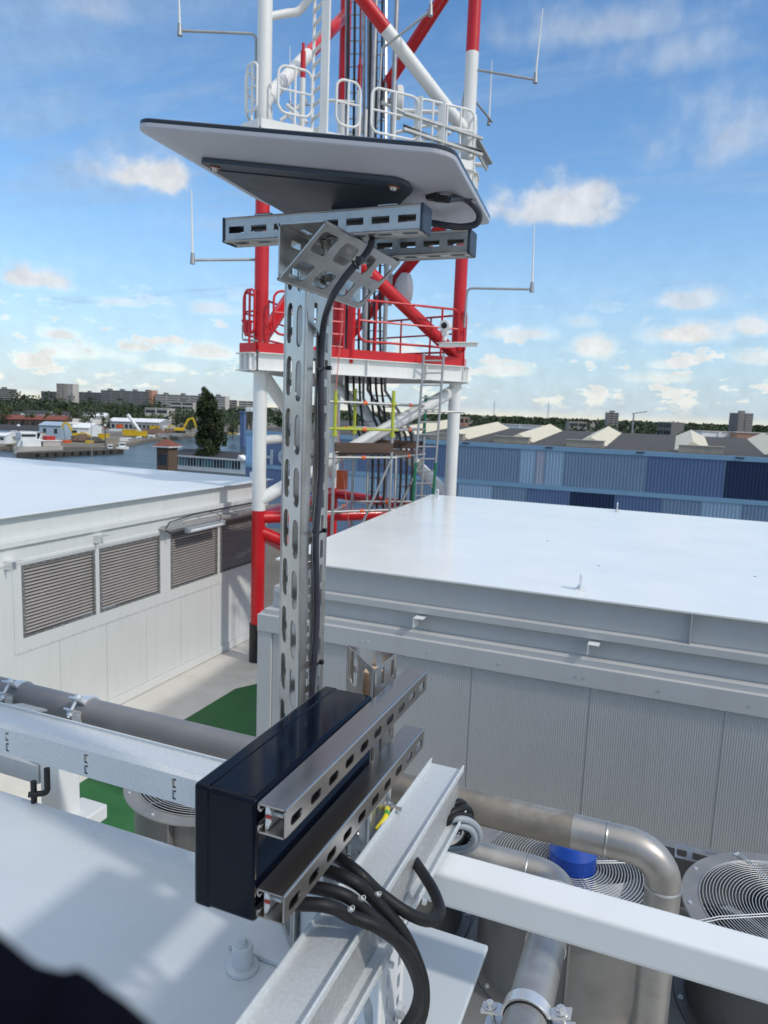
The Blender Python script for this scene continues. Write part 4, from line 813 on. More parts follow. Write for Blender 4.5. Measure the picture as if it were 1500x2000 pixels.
def fan(cx, cy, label, motor=BLACKP, tall=False, R=.44):
    t = thing('axial_fan', label, 'fan', (cx, cy, FZ-.50), 'axial fans on the dry cooler'); C_ = Vector((cx, cy, FZ))
    b = MB(); b.lathe(C_, [(R+.002, -.50), (R+.055, -.50), (R+.055, -.492), (R+.006, -.492), (R+.006, -.045), (R+.012, -.02), (R+.012, -.004), (R+.004, 0), (R-.008, -.012), (R-.004, -.50)], 64); b.build('shroud', FANST if tall else FAND, t, smooth=30)
    b = MB(); b.lathe(C_, [(R-.02, -.006), (R-.02, .004), (R+.062, .004), (R+.066, -.002), (R+.062, -.008), (R+.0125, -.010)], 64)
    b.build('rim', FANST, t, smooth=30)
    for i in range(10):
        a = rad(36*i+12); p = C_+Vector((math.cos(a)*(R+.035), math.sin(a)*(R+.035), .0045)); b = MB(); b.tube([p, p+Vector((0, 0, .006))], .009, 8); q = C_+Vector((math.cos(a)*(R+.032), math.sin(a)*(R+.032), -.4915)); b.hexbolt(q, (0, 0, 1), .008, .01)
        b.build('bolt', ZINC, t)
    b = MB(); n = 22; r0 = .125; gz = .028
    for i in range(n):
        r = r0+(R-.018-r0)*i/(n-1); z = gz*(1-(max(0, (r-.30)/(R-.30))**3))
        b.ring(C_+Vector((0, 0, z)), r, .0019, 56, 5)
    for k in range(4):
        a = rad(90*k+28); d = Vector((math.cos(a), math.sin(a), 0)); s = Vector((-d.y, d.x, 0))
        for o in (-.008, .008): b.tube([C_+d*.12+s*o+Vector((0, 0, gz+.004)), C_+d*(R-.05)+s*o+Vector((0, 0, gz-.002)), C_+d*(R+.045)+s*o+Vector((0, 0, .009))], .0028, 6)
        b.tube([C_+d*(R+.045)-s*.008+Vector((0, 0, .009)), C_+d*(R+.045)+s*.008+Vector((0, 0, .009))], .0028, 6)
    b.build('grille', WIRE, t, smooth=80)
    b = MB(); b.lathe(C_, [(0, -.25), (.13, -.25), (.13, -.11), (0, -.11)], 28); b.build('hub', DARKG, t)
    b = MB()
    for k in range(6):
        a = rad(60*k+10); vs = []
        for i in range(6):
            r = .128+(R-.03-.128)*i/5; w = .11+.05*i/5; tw = rad(38-16*i/5); a2 = a+.25*(i/5)**2
            d = Vector((math.cos(a2), math.sin(a2), 0)); s = Vector((-d.y, d.x, 0)); vv = s*math.cos(tw)+Vector((0, 0, 1))*math.sin(tw)
            for j in (-1, -.3, .4, 1): vs.append(C_+d*r+vv*(w*j)+Vector((0, 0, -.19-.02*(1-j*j))))
        b.add(vs, [(i*4+j, i*4+j+1, i*4+j+5, i*4+j+4) for i in range(5) for j in range(3)])
    b.build('blade', GREYC, t, smooth=90)
    b = MB()
    if tall: b.lathe(C_, [(0, -.10), (.110, -.10), (.116, .015), (.116, .105), (.088, .150), (.055, .152), (.050, .145), (0, .145)], 36); b.tube([C_+Vector((.02, .02, .145)), C_+Vector((.02, .02, .17))], .07, 20)
    else: b.lathe(C_, [(0, -.10), (.10, -.10), (.104, .02), (.10, .04), (0, .045)], 32)
    b.build('motor', motor, t, smooth=30)
    for k in range(2):
        a = rad(90*k+52); d = Vector((math.cos(a), math.sin(a), 0)); b = MB(); b.bar(C_-d*(R-.01)+Vector((0, 0, -.30)), C_+d*(R-.01)+Vector((0, 0, -.30)), .05, .04); b.build('motor_arm', FAND, t)
    # vertical seam flange on the near side of the shroud
    a = rad(-83); d = Vector((math.cos(a), math.sin(a), 0)); s = Vector((-d.y, d.x, 0)); b = MB(); b.obox(C_+d*(R+.026)+Vector((0, 0, -.25)), d*.019, s*.005, (0, 0, .235)); b.build('seam_flange', FANST, t)
fan(-.300, 3.45, 'axial fan with a bright blue motor hub under the pipes', BLUE, True)
fan(.712, 3.52, 'axial fan with wire guard at the right picture edge')
fan(-1.30, 3.44, 'axial fan mostly hidden behind the duct and stainless pipe', FANST)
fan(-2.42, 3.40, 'axial fan standing on the green walkway under the galvanised beam', FANST)
t = thing('cooler_stand', 'dark cooler stand carrying the left fan above the green walkway', 'stand', (-2.42, 3.4, DZ))
b = MB(); b.box(-2.92, -1.92, 2.9, 3.9, -3.4, -2.745); b.build('casing', DARKG, t)
for (x, y) in ((-2.88, 2.94), (-1.96, 2.94), (-2.88, 3.86), (-1.96, 3.86)):
    b = MB(); b.box(x-.04, x+.04, y-.04, y+.04, DZ+.005, -3.401); b.build('leg', DARKG, t)

# ================================================================== lattice tower
TL = Vector((-7.60, 12.20, 0)); TR = Vector((-4.60, 15.36, 0)); TB = Vector((-8.28, 16.92, 0))
BANDS = [(-99, -4.4, 2), (-4.4, -2.07, 1), (-2.07, .97, 0), (.97, 4.45, 1), (4.45, 7.35, 0), (7.35, 99, 1)]
TM = [TWHITE, TRED, BLACKP]
def banded(b, p, q, r, n=20):
    p, q = Vector(p), Vector(q)
    if p.z > q.z: p, q = q, p
    for z0, z1, mi in BANDS:
        a, c = max(p.z, z0), min(q.z, z1)
        if c-a < 1e-4: continue
        if q.z-p.z < .05: b.m = mi if abs(q.z-p.z) < .05 else mi; b.tube([p, q], r, n); break
        f0, f1 = (a-p.z)/(q.z-p.z), (c-p.z)/(q.z-p.z); b.m = mi; b.tube([p.lerp(q, f0), p.lerp(q, f1)], r*(1.18 if mi == 2 else 1), n)
    b.m = 0; return b
def H(p, z): return Vector((p.x, p.y, z))
t = thing('lattice_tower', 'red and white three legged tubular tower with platforms and guard rails', 'tower', tuple(H((TL+TR+TB)/3, DZ)))
TOP = 11.0
for p in (TL, TR, TB):
    b = MB(); banded(b, H(p, DZ), H(p, TOP), .135, 28); b.m = 0; b.build('leg', TM, t)
bz = .132
for (p, z0, q, z1) in ((TR, .50, TL, -1.88), (TR, 1.22, TL, 4.35), (TR, 5.75, TL, 9.3), (TL, .66, TB, -1.75), (TL, 1.25, TB, 4.6), (TL, 5.55, TB, 9.4), (TR, -1.88, TB, .62), (TB, 1.45, TR, 4.5), (TB, 6.2, TR, 9.4), (TL, -2.5, TB, -4.4), (TR, -4.4, TL, -2.5)):
    b = MB(); a, c = H(p, z0), H(q, z1); banded(b, a, c, bz, 22); b.build('brace', TM, t)
for (p, q, z, mi) in ((TL, TR, -2.22, 1), (TL, TB, -2.22, 1), (TR, TB, -2.22, 1), (TL, TB, -.68, 0)):
    b = MB(); b.m = mi; b.tube([H(p, z), H(q, z)], .118 if z < -1 else .09, 22); b.build('horizontal_strut', TM, t)
b = MB(); b.tube(spline([H(TL, 6.98), ad(560, 26, 13.2), ad(583, 22, 13.25), ad(600, 2, 13.2), ad(616, -20, 13.2)], 5), .07, 16); b.build('stay_tube', TWHITE, t)
def offset_tri(d):
    P = [TL, TR, TB]; c = (TL+TR+TB)/3; out = []
    ctr = sum((P[i] for i in range(3)), Vector())/3
    lines = []
    for i in range(3):
        a, b_ = P[i], P[(i+1) % 3]; e = (b_-a).normalized(); n = Vector((e.y, -e.x, 0))
        if n.dot((a+b_)/2-ctr) < 0: n = -n
        lines.append((a+n*d, e))
    for i in range(3):
        (a, e), (c_, f) = lines[i-1], lines[i]; den = e.x*f.y-e.y*f.x; s = ((c_.x-a.x)*f.y-(c_.y-a.y)*f.x)/den; out.append(a+e*s)
    return out
def trunc(P, k):
    out = []
    for i in range(3):
        p, a, c = P[i], P[i-1], P[(i+1) % 3]; out += [p+(a-p).normalized()*k, p+(c-p).normalized()*k]
    return out
def rail_panel(b, p, q, z0, heights=(.30, .70, 1.10), r=.024, posts=2, round_=.16):
    p, q = Vector(p), Vector(q); d = (q-p); L = d.length; d.normalize(); zt_ = z0+heights[-1]; zl = z0+heights[0]; rr = min(round_, L*.35)
    loop = arc(H(p, zl), H(p, zt_), H(q, zt_), rr, 5)+arc(H(p, zt_), H(q, zt_), H(q, zl), rr, 5)+arc(H(q, zt_), H(q, zl), H(p, zl), rr, 5)+arc(H(q, zl), H(p, zl), H(p, zt_), rr, 5)
    b.tube(loop, r, 10, closed=True)
    for h in heights[1:-1]: b.tube([H(p, z0+h), H(q, z0+h)], r*.85, 8)
    for i in range(posts):
        f = (i+1)/(posts+1) if posts > 2 else (.16, .82)[i] if posts == 2 else .5
        c = p+d*(L*f); b.tube([H(c, z0-.16), H(c, zt_)], r, 8)
    return b
def on_line(x, P, Q):
    """point of the vertical plane P-Q seen at pixel column x (at z about 1.5)"""
    best = None
    for i in range(401):
        f = -.4+i*1.8/400; c = P.lerp(Q, f); v = np.array((c.x, c.y, 1.6)); px_ = 750+FPX*(v@RT)/(v@FW)
        if best is None or abs(px_-x) < best[0]: best = (abs(px_-x), c)
    return best[1]
def platform(zd, m_deck, m_kick, m_rail, xs, name):
    O = offset_tri(.30); T6 = trunc(offset_tri(.34), .55)
    pl = t
    b = MB(); b.prism([H(p, zd-.05) for p in T6], (0, 0, .04)); dk = b.build('platform_deck', SCAFG, pl)
    for i in range(6):
        a, c = T6[i], T6[(i+1) % 6]; b = MB(); e = (c-a).normalized(); n = Vector((e.y, -e.x, 0)); ctr = (TL+TR+TB)/3
        if n.dot((a+c)/2-ctr) < 0: n = -n
        mid = (a+c)/2+n*.03; hl = (c-a).length/2-.012
        b.obox(H(mid, zd-.23), e*hl, n*.012, (0, 0, .165)); b.obox(H(mid+n*.04, zd-.072), e*hl, n*.055, (0, 0, .008)); b.obox(H(mid+n*.04, zd-.388), e*hl, n*.055, (0, 0, .008))
        for f in (-.6, 0, .6): b.obox(H(mid+n*.045+e*(hl*f), zd-.23), e*.008, n*.03, (0, 0, .148))
        b.build('edge_beam', TWHITE, pl)
        b = MB(); b.obox(H(mid+n*.005, zd+.03), e*hl, n*.006, (0, 0, .09)); b.build('kick_plate', m_kick, pl)
    for p in (TL, TR, TB):
        b = MB(); b.lathe(H(p, zd), [(.136, -.42), (.20, -.42), (.20, -.40), (.15, -.39), (.15, -.09), (.20, -.08), (.20, -.06), (.136, -.06)], 28); b.build('leg_collar', TWHITE, pl)
    F0, F1 = T6[1], T6[2]; b_ = []
    for (xa, xb, po) in xs:
        a, c = on_line(xa, F0, F1), on_line(xb, F0, F1); b = MB(); rail_panel(b, a, c, zd, posts=po); b.build('guard_rail', m_rail, pl)
    for i, po in ((2, 1), (3, 3), (5, 3), (0, 1), (4, 1)):
        b = MB(); a, c = T6[i], T6[(i+1) % 6]; e = (c-a).normalized(); rail_panel(b, a+e*.1, c-e*.1, zd, posts=po); b.build('guard_rail', m_rail, pl)
platform(1.05, SCAFG, TRED, TRED, [(534, 600, 1), (700, 896, 2)], 'lower')
platform(5.0, SCAFG, TWHITE, TWHITE, [(537, 600, 1), (645, 690, 1), (712, 800, 1), (800, 905, 3)], 'upper')
# broad flat white posts, cable trunking and struts of the upper deck
F0, F1 = trunc(offset_tri(.34), .55)[1:3]
for xq in (800, 843):
    a = on_line(xq, F0, F1); b = MB(); b.box(a.x-.075, a.x+.075, a.y-.02, a.y+.02, 4.55, 6.12); b.build('flat_post', TWHITE, t)
a, c = on_line(742, F0, F1), on_line(893, F0, F1); up_ = Vector((0, 0, 5.42)); nn = Vector((.25, .22, 0))
b = MB(); b.bar(Vector((a.x, a.y, 5.45))+nn, Vector((c.x, c.y, 5.28))+nn, .10, .05); b.bar(Vector((a.x, a.y, 5.75))+nn, Vector((c.x, c.y, 5.60))+nn, .06, .05); b.build('trunking', SCAFG, t)
b = MB(); b.tube([Vector((a.x, a.y, 5.52))+nn, Vector((a.x, a.y, 5.40)).lerp(Vector((c.x, c.y, 5.36)), .5)+nn, Vector((c.x, c.y, 5.36))+nn], .03, 8); b.build('trunk_cable', BLACKP, t)
for (x0_, y0_, x1_, y1_, D_, r_) in ((745, 200, 880, 262, 15.6, .04), (760, 262, 892, 232, 16.2, .04), (560, 205, 600, 240, 15.8, .045), (548, 236, 600, 196, 16.4, .045), (770, 215, 905, 222, 17.0, .05), (640, 196, 692, 200, 15.2, .035), (905, 300, 945, 300, 15.6, .06), (868, 318, 946, 322, 15.6, .05)):
    b = MB(); b.tube([ad(x0_, y0_, D_), ad(x1_, y1_, D_)], r_, 8); b.build('deck_strut', TWHITE, t)
for (xq, D_, z0_, z1_) in ((716, 15.2, 4.9, 6.3), (735, 16.8, 5.0, 6.1), (770, 17.2, 5.0, 6.1), (818, 17.3, 5.0, 6.1), (895, 16.8, 4.6, 6.0), (640, 16.2, 4.9, 6.0), (676, 16.4, 4.9, 6.0)):
    q = ad(xq, 200, D_); b = MB(); b.tube([H(q, z0_), H(q, z1_)], .03, 8); b.build('rail_post', TWHITE, t)
# red gate ladder on the lower platform, and its thick post
F0, F1 = trunc(offset_tri(.34), .55)[1:3]
a, c = on_line(646, F0, F1), on_line(672, F0, F1); b = MB()
for p in (a, c): b.tube([H(p, .95), H(p, 2.25)], .024, 8)
for i in range(5): b.tube([H(a, 1.2+i*.24), H(c, 1.2+i*.24)], .02, 8)
b.build('gate_ladder', TRED, t)
a = on_line(686, F0, F1); b = MB(); b.box(a.x-.06, a.x+.06, a.y-.06, a.y+.06, .9, 2.25); b.build('gate_post', TRED, t)
# white climbing ladder above the upper platform
b = MB(); q0, q1 = ay(612, 130, 12.75), ay(635, 130, 12.55)
b.box(q0.x-.012, q0.x+.012, q0.y-.04, q0.y+.04, 4.9, 10); b.box(q1.x-.075, q1.x+.075, q1.y-.03, q1.y+.03, 4.9, 10)
for i in range(21): b.bar((q0.x, q0.y, 5.12+i*.235), (q1.x-.075, q1.y, 5.02+i*.235+.12), .05, .035)
b.build('climbing_ladder', TWHITE, t)
for (x, y0_, D) in ((592, 118, 13.6), (703, 144, 14.5)):
    p = ad(x, y0_, D); b = MB(); b.tube([H(p, 4.9), H(p, p.z-.32)], .055, 12); b.m = 1; b.tube([H(p, p.z-.32), H(p, p.z+.16)], .05, 12); b.tube([H(p, p.z+.16), H(p, p.z+.30)], .03, 10); b.build('handle_post', TM, t)
# climbing line
b = MB(); q = [ad(706, -10, 14.2), ad(704, 160, 14.3), ad(690, 470, 14.2), ad(672, 590, 14.1), ad(656, 760, 14.0), ad(662, 860, 14.1), ad(672, 940, 14.2), ad(683, 1040, 14.3)]; b.tube(q, .009, 6)
tag(b.build('safety_line', mat('pink_rope', (0.55, 0.16, 0.12), .8)), 'thin pinkish safety line hanging down the front of the tower', 'rope')
# cable ladders with feeder cables
def cable_run(xs_top, xs_bot, y_a, y_b, D, w, label, n=3):
    t2 = thing('cable_ladder', label, 'cable ladder', tuple(ad(xs_bot, 1050, D)), 'cable ladders inside the tower')
    Pm = [ad(xs_top+2, -60, D), ad(xs_top, y_a, D), ad(xs_bot, y_b, D), ad(xs_bot-6, 1080, D)]
    s = Vector((math.cos(.3), math.sin(.3), 0)); f = Vector((s.y, -s.x, 0))
    for o in (-w/2, w/2):
        b = MB(); b.tube([p+s*o for p in Pm], .035, 4); b.build('side_rail', SCAFG, t2)
    for k in range(3):
        a, c = Pm[k], Pm[k+1]; m_ = max(2, int((c-a).length/.3))
        for i in range(m_): q = a.lerp(c, (i+.5)/m_); b = MB(); b.tube([q-s*w/2, q+s*w/2], .014, 6); b.build('rung', GALVD, t2)
    for k in range(n):
        b = MB(); o = -w/2+.07+k*(w-.14)/(n-1); b.tube(spline([p+s*o+f*.05 for p in Pm], 6), .03, 8); b.build('feeder_cable', BLACKP, t2)
cable_run(692, 738, 778, 868, 16.6, .42, 'left cable ladder with black feeder cables bending inside the tower')
cable_run(735, 792, 762, 850, 16.4, .40, 'right cable ladder with black feeder cables inside the tower')
for x, lab in ((718, 'slim grey steel conduit riser between the two cable ladders'), (757, 'slim grey steel conduit riser right of the cable ladders')):
    p = ad(x, 500, 15.9); b = MB(); b.tube([H(p, 1.0), H(p, TOP)], .05, 10); tag(b.build('conduit_pipe', SCAFG), lab, 'pipe')

# ---- whip antennas on bent arms
def whip(path, tip0, tip1, label, r=.024, base='galv'):
    t2 = thing('whip_antenna', label, 'antenna', tuple(path[-1]), 'whip antennas on bent arms around the tower')
    b = MB(); P = [Vector(path[0])]
    for i in range(1, len(path)-1): P += arc(path[i-1], path[i], path[i+1], .10, 5)
    P.append(Vector(path[-1])); b.tube(P, r, 10); b.build('arm', SCAFG, t2)
    b = MB(); b.tube([Vector(tip0)-Vector((0, 0, .10)), Vector(tip0)+Vector((0, 0, .10))], [.05, .035], 10); b.build('mount', SCAFG, t2)
    b = MB(); b.tube([Vector(tip0)+Vector((0, 0, .09)), Vector(tip0).lerp(Vector(tip1), .5), tip1], [.022, .016, .009], 8); b.build('rod', TWHITE, t2)
whip([ad(349, 60, 12.9), ad(500, 66, 13.1), ad(500, 243, 13.3)], ad(351, 58, 12.9), ad(349, -40, 12.8), 'whip antenna whose short rod leaves the top of the picture at upper left')
whip([ad(374, 508, 13.3), ad(508, 507, 13.7)], ad(376, 505, 13.3), ad(374, 370, 13.2), 'whip antenna on the short straight arm left of the dish mast')
whip([ad(1047, 156, 14.6), ad(916, 134, 14.8), ad(904, 200, 14.9), ad(897, 290, 15.0)], ad(1046, 152, 14.6), ad(1060, 17, 14.4), 'tallest right whip antenna, its arm clamped to the white leg section')
whip([ad(1040, 565, 14.8), ad(913, 563, 15.1), ad(907, 640, 15.2)], ad(1039, 561, 14.8), ad(1044, 437, 14.7), 'whip antenna at right over the lower red guard rail')
whip([ad(961, 238, 17.6), ad(930, 200, 17.0), ad(915, 190, 16.5)], ad(955, 236, 17.6), ad(961, 118, 17.5), 'thin whip antenna standing behind the white right leg')
whip([ad(840, 22, 13.6), ad(745, 96, 13.8), ad(737, 250, 14.0)], ad(841, 20, 13.6), ad(844, -50, 13.5), 'whip antenna mount on the slanting arm above the upper platform')
whip([ad(566, 206, 19.6), ad(605, 205, 19.2)], ad(567, 204, 19.6), ad(566, 90, 19.5), 'small far whip antenna seen between left leg and ladder')
# ---- microwave dishes
def drum(c, axis, r, label):
    a = Vector(axis).normalized(); t2 = thing('microwave_dish', label, 'dish antenna', tuple(c), 'microwave dishes on the tower'); c = Vector(c)
    b = MB(); b.lathe(c, [(0, .14), (r*.9, .12), (r, .09), (r, -.02), (r*.75, -.10), (r*.35, -.16), (0, -.17)], 36, a); b.build('drum', TWHITE, t2, smooth=30)
    b = MB(); b.tube([c-a*.17, c-a*.34], .07, 12); b.tube([c-a*.30+Vector((0, 0, -.35)), c-a*.30+Vector((0, 0, .35))], .05, 10); b.build('mount', SCAFG, t2)
drum(ad(786, 568, 16.4), (.55, .5, 0), .40, 'round white microwave dish behind the red lower platform brace')
drum(ad(775, 200, 16.6), (.9, .5, 0), .36, 'white microwave drum half hidden behind the upper white brace')
# ---- flood light and camera
t2 = thing('obstruction_light', 'small red obstruction lamp on a bracket left of the tower leg', 'lamp', tuple(ad(483, 668, 13.7)))
c = ad(483, 640, 13.7); b = MB(); b.tube([c-Vector((0, 0, .07)), c+Vector((0, 0, .10))], .085, 14); b.obox(c+Vector((0, 0, .12)), (.08, 0, 0), (0, .08, 0), (0, 0, .02)); b.build('lamp_body', TRED, t2)
b = MB(); b.tube([c-Vector((0, 0, .16)), c-Vector((0, 0, .071))], [.05, .075], 14); b.build('lens', mat('red_lens', (.5, .03, .02), .1), t2)
b = MB(); q = ad(515, 668, 13.8); b.bar(c-Vector((.1, 0, .22)), q, .16, .03); b.tube([c+Vector((-.11, 0, -.2)), c+Vector((-.11, 0, .05))], .012, 6); b.tube([c+Vector((.11, .05, -.2)), c+Vector((.11, .05, .05))], .012, 6); b.build('bracket', SCAFG, t2)
c = ad(870, 636, 14.6); t2 = thing('security_camera', 'white pan tilt camera on a ledge at the right end of the red rail', 'camera', tuple(c-Vector((0, 0, .3))))
b = MB(); d = Vector((.1, -1, -.1)).normalized(); b.tube([c-d*.13, c+d*.12], .105, 18); b.build('housing', TWHITE, t2)
b = MB(); b.tube([c+d*.121, c+d*.135], .062, 18); b.build('lens', GLASSD, t2)
b = MB(); b.box(c.x-.06, c.x+.06, c.y-.05, c.y+.05, c.z-.19, c.z-.106); b.tube([c-Vector((0, 0, .30)), c-Vector((0, 0, .19))], .045, 12); b.build('pan_base', TWHITE, t2)
b = MB(); q0, q1 = ad(858, 668, 14.6), ad(934, 668, 15.2); b.bar(q0-Vector((0, 0, .01)), q1-Vector((0, 0, .01)), .20, .012); b.bar(q0-Vector((0, 0, .06)), q1-Vector((0, 0, .06)), .02, .08); b.build('ledge', TWHITE, t2)
b = MB(); q0, q1 = ad(932, 238, 15.2), ad(956, 316, 15.2); b.bar(ad(928, 272, 15.1), ad(956, 322, 15.4), .22, .02); b.bar(ad(926, 284, 15.1), ad(952, 332, 15.4), .04, .08); tag(b.build('instrument_shelf', SCAFG), 'grey instrument shelf jutting out right of the upper platform', 'shelf')

# ================================================================== scaffold inside the tower
t = thing('scaffold', 'tube scaffold with a dark board deck standing inside the lower tower', 'scaffold', tuple(H(ad(764, 900, 14.3), DZ)))
S = {'A': ad(652, 900, 13.55), 'B': ad(764, 900, 14.1), 'C': ad(826, 900, 15.6), 'D': ad(690, 900, 15.2)}
for k, zt_, m_ in (('A', .32, SCAFY), ('B', .38, SCAFY), ('C', .35, SCAFGR), ('D', .42, SCAFY)):
    p = S[k]; b = MB(); b.tube([H(p, DZ), H(p, -.45)], .030, 10); b.m = 1; b.tube([H(p, -.45), H(p, zt_)], .033, 10); b.tube([H(p, -.52), H(p, -.44)], .05, 10); b.tube([H(p, .10), H(p, .17)], .055, 10); b.build('standard', [SCAFG, m_], t)
def led(k, l, z, ext=0.0, m_=None, r=.026):
    a, c = H(S[k], z), H(S[l], z); d = (c-a).normalized(); b = MB(); b.tube([a-d*ext, c+d*ext], r, 10); b.m = 1
    for f, w in ((.5, .045), ): q = a.lerp(c, f); b.tube([q-d*.04, q+d*.04], r*1.5, 10)
    b.build('ledger', [SCAFG if m_ is None else m_, ORANGE], t)
for z in (.12, -.38, -.92, -1.96):
    for (k, l) in (('A', 'B'), ('B', 'C'), ('D', 'C'), ('A', 'D')): led(k, l, z, .12 if (k, l) == ('A', 'B') else .04, m_=SCAFY if (z == -.38 and k == 'A') else None)
led('A', 'B', -2.9); led('B', 'C', -2.9)
b = MB(); b.prism([H(S[k], -.87) for k in 'ABCD'], (0, 0, .035)); b.build('deck', WOOD, t)
for (k, l) in (('A', 'B'), ('D', 'C')):
    b = MB(); a, c = H(S[k], -.72), H(S[l], -.72); n = (c-a).normalized().cross(Vector((0, 0, 1))); s_ = 1 if k == 'A' else -1; b.bar(a+n*.05*s_, c+n*.05*s_, .03, .17); b.build('toe_board', WOOD, t)
for (k, z0, l, z1, m_) in (('A', -3.6, 'B', -.95, SCAFG), ('B', -2.4, 'C', -.95, DARKG)):
    b = MB(); b.tube([H(S[k], z0), H(S[l], z1)], .025, 10); b.build('diagonal', m_, t)
t = thing('scaffold_ladder', 'grey and green scaffold ladder leaning in front of the right tower leg', 'ladder', tuple(ad(826, 985, 15.0)))
for (x0_, x1_) in ((827, 806), (866, 845)):
    a, c = ad(x0_+1, 690, 14.7), ad(x1_, 985, 15.0); b = MB(); b.tube([a, a.lerp(c, .72)], .026, 8); b.m = 1; b.tube([a.lerp(c, .72), c], .032, 8); b.build('stile', [SCAFG, SCAFGR], t)
for i in range(12):
    f = (i+.6)/12.3; b = MB(); b.tube([ad(828-21*f, 690+295*f, 14.7+.3*f), ad(866-21*f, 690+295*f, 14.7+.3*f)], .017, 8); b.build('rung', SCAFG, t)
b = MB(); b.tube([ad(822, 803, 14.8), ad(906, 805, 15.3)], .025, 8); tag(b.build('tie_tube', SCAFG), 'horizontal grey scaffold tube clamped behind the ladder to the leg', 'tube')
p = ad(668, 938, 17.4); b = MB(); b.box(p.x-.11, p.x+.11, p.y-.1, p.y+.1, p.z-.22, p.z+.22); b.box(p.x-.13, p.x+.13, p.y-.12, p.y+.12, p.z+.2205, p.z+.24); tag(b.build('equipment_cabinet', ORANGE, bevel=.01), 'orange equipment cabinet low inside the tower behind the scaffold', 'cabinet')
# ================================================================== blue clad warehouse
WY, EZ, LZ = 100.0, -4.05, -9.75
t = thing('blue_warehouse', 'long blue warehouse clad in corrugated panels of changing blues with a dark roof', 'warehouse', (-20, 150, G0+.3))
xl, xr = -64.9, 42.0
def wx(x, y=930): return ay(x, y, WY).x
upper = [(480, 503, 'corner'), (503, 640, 'blue'), (640, 700, 'medium'), (700, 895, 'blue'), (895, 1015, 'medium'), (1015, 1047, 'light'), (1047, 1065, 'pale'), (1065, 1103, 'light'), (1103, 1265, 'medium'), (1265, 1419, 'blue'), (1419, 1640, 'navy'), (1640, 1800, 'medium')]
lower = [(480, 640, 'blue'), (640, 800, 'light'), (800, 815, 'pale'), (815, 893, 'medium'), (893, 962, 'light'), (962, 1028, 'medium'), (1028, 1112, 'blue'), (1112, 1201, 'navy'), (1201, 1293, 'blue'), (1293, 1370, 'medium'), (1370, 1451, 'light'), (1451, 1640, 'medium'), (1640, 1800, 'navy')]
for rows, z0, z1, yy in ((upper, LZ+.35, EZ-.62, 900), (lower, LZ-4.6, LZ-.30, 985)):
    for (a, c, k) in rows:
        x0, x1 = max(xl, wx(a, yy)), min(xr, wx(c, yy)); b = MB(); n = max(1, round((x1-x0)/.42)); ribs(b, (x0, WY, z0), (1, 0, 0), (0, 0, 1), x1-x0-.02, z1-z0, (x1-x0-.02)/n, .07, (0, -1, 0)); b.build('cladding_panel', BLU[k], t)
b = MB(); b.box(xl-.1, xr, WY-.14, WY+.3, EZ-.60, EZ); b.build('eave_trim', BLU['trim'], t)
b = MB(); b.box(xl-.05, xr, WY-.12, WY+.05, LZ-.28, LZ+.33); b.build('band_trim', BLU['trim'], t)
b = MB(); b.box(xl, xr, WY+.001, WY+.2, G0+.3, EZ-.61); b.box(xl, xl+.2, WY+.2, 168.8, G0+.3, EZ-.27); b.box(xr-.2, xr, WY+.2, 168.8, G0+.3, EZ-.27); b.build('wall', BLU['medium'], t)
RY, RZ2 = 134.5, -2.42
b = MB(); b.prism([(xl, WY+.31, EZ-.05), (xl, RY, RZ2), (xl, 169, EZ-.05), (xl, 169, EZ-.25), (xl, WY+.31, EZ-.25)], (xr-xl, 0, 0)); b.build('roof', ROOFB, t)
RS = lambda y: EZ-.05+(y-WY-.31)*(RZ2-EZ+.05)/(RY-WY-.31)
for i, xr_ in enumerate((-38.8, -29.0, -19.3, -9.1, 4.3, 15.2, 26.0)):
    w = 4.5; h = 1.2; x = xr_; b = MB(); y0, y1 = 105.2, 133.2; z0, z1 = RS(y0)+.004, RS(y1)+.004
    pts = [(x-w, y0, z0), (x, y0, z0), (x-w/2, y0+.3, z0+h), (x-w, y1, z1), (x, y1, z1), (x-w/2, y1-.3, z1+h*.95)]
    b.add(pts, [(0, 1, 2), (1, 4, 5, 2), (4, 3, 5), (3, 0, 2, 5), (0, 3, 4, 1)]); b.build('skylight', [CREAM], t)
    b = MB(); xa, xb = (x-w-.6, x-.1) if x < 0 else (x-w+.5, x+1.4); zb_ = RS(102.8)
    b.box(xa, xb, 102.2, 103.6, zb_-.2, zb_+.85); b.box(xa-.1, xb+.1, 102.1, 103.7, zb_+.851, zb_+.93); b.build('smoke_vent', CREAMD, t)
for x in (910, 1073, 1252, 1448):
    p = ay(x, 868, WY-.15); b = MB(); b.box(p.x-.5, p.x+.5, WY-.22, WY-.141, EZ-.28, EZ-.10); b.build('gutter_outlet', ROOFD, t)
LETM = mat('grey_lettering', (0.34, 0.41, 0.50), 0.55, var=0.04)
def letter(ch, xc, zc, size, par):
    c = bpy.data.curves.new('letter', 'FONT'); c.body = ch; c.size = size; c.extrude = .06; c.offset = size*.028; c.align_x = 'CENTER'; c.align_y = 'CENTER'
    tmp = bpy.data.objects.new('tmp', c); me = bpy.data.meshes.new_from_object(tmp); bpy.data.objects.remove(tmp)
    me.materials.clear(); me.materials.append(LETM); o = bpy.data.objects.new('letter', me); COL.objects.link(o); o.parent = par; o.rotation_euler = (rad(90), 0, 0); o.location = Vector((xc, WY-.16, zc))-parent_loc(par)
for ch, x in (('H', 523), ('O', 558)):
    p = ay(x, 894, WY); letter(ch, p.x, p.z, 3.3, t)
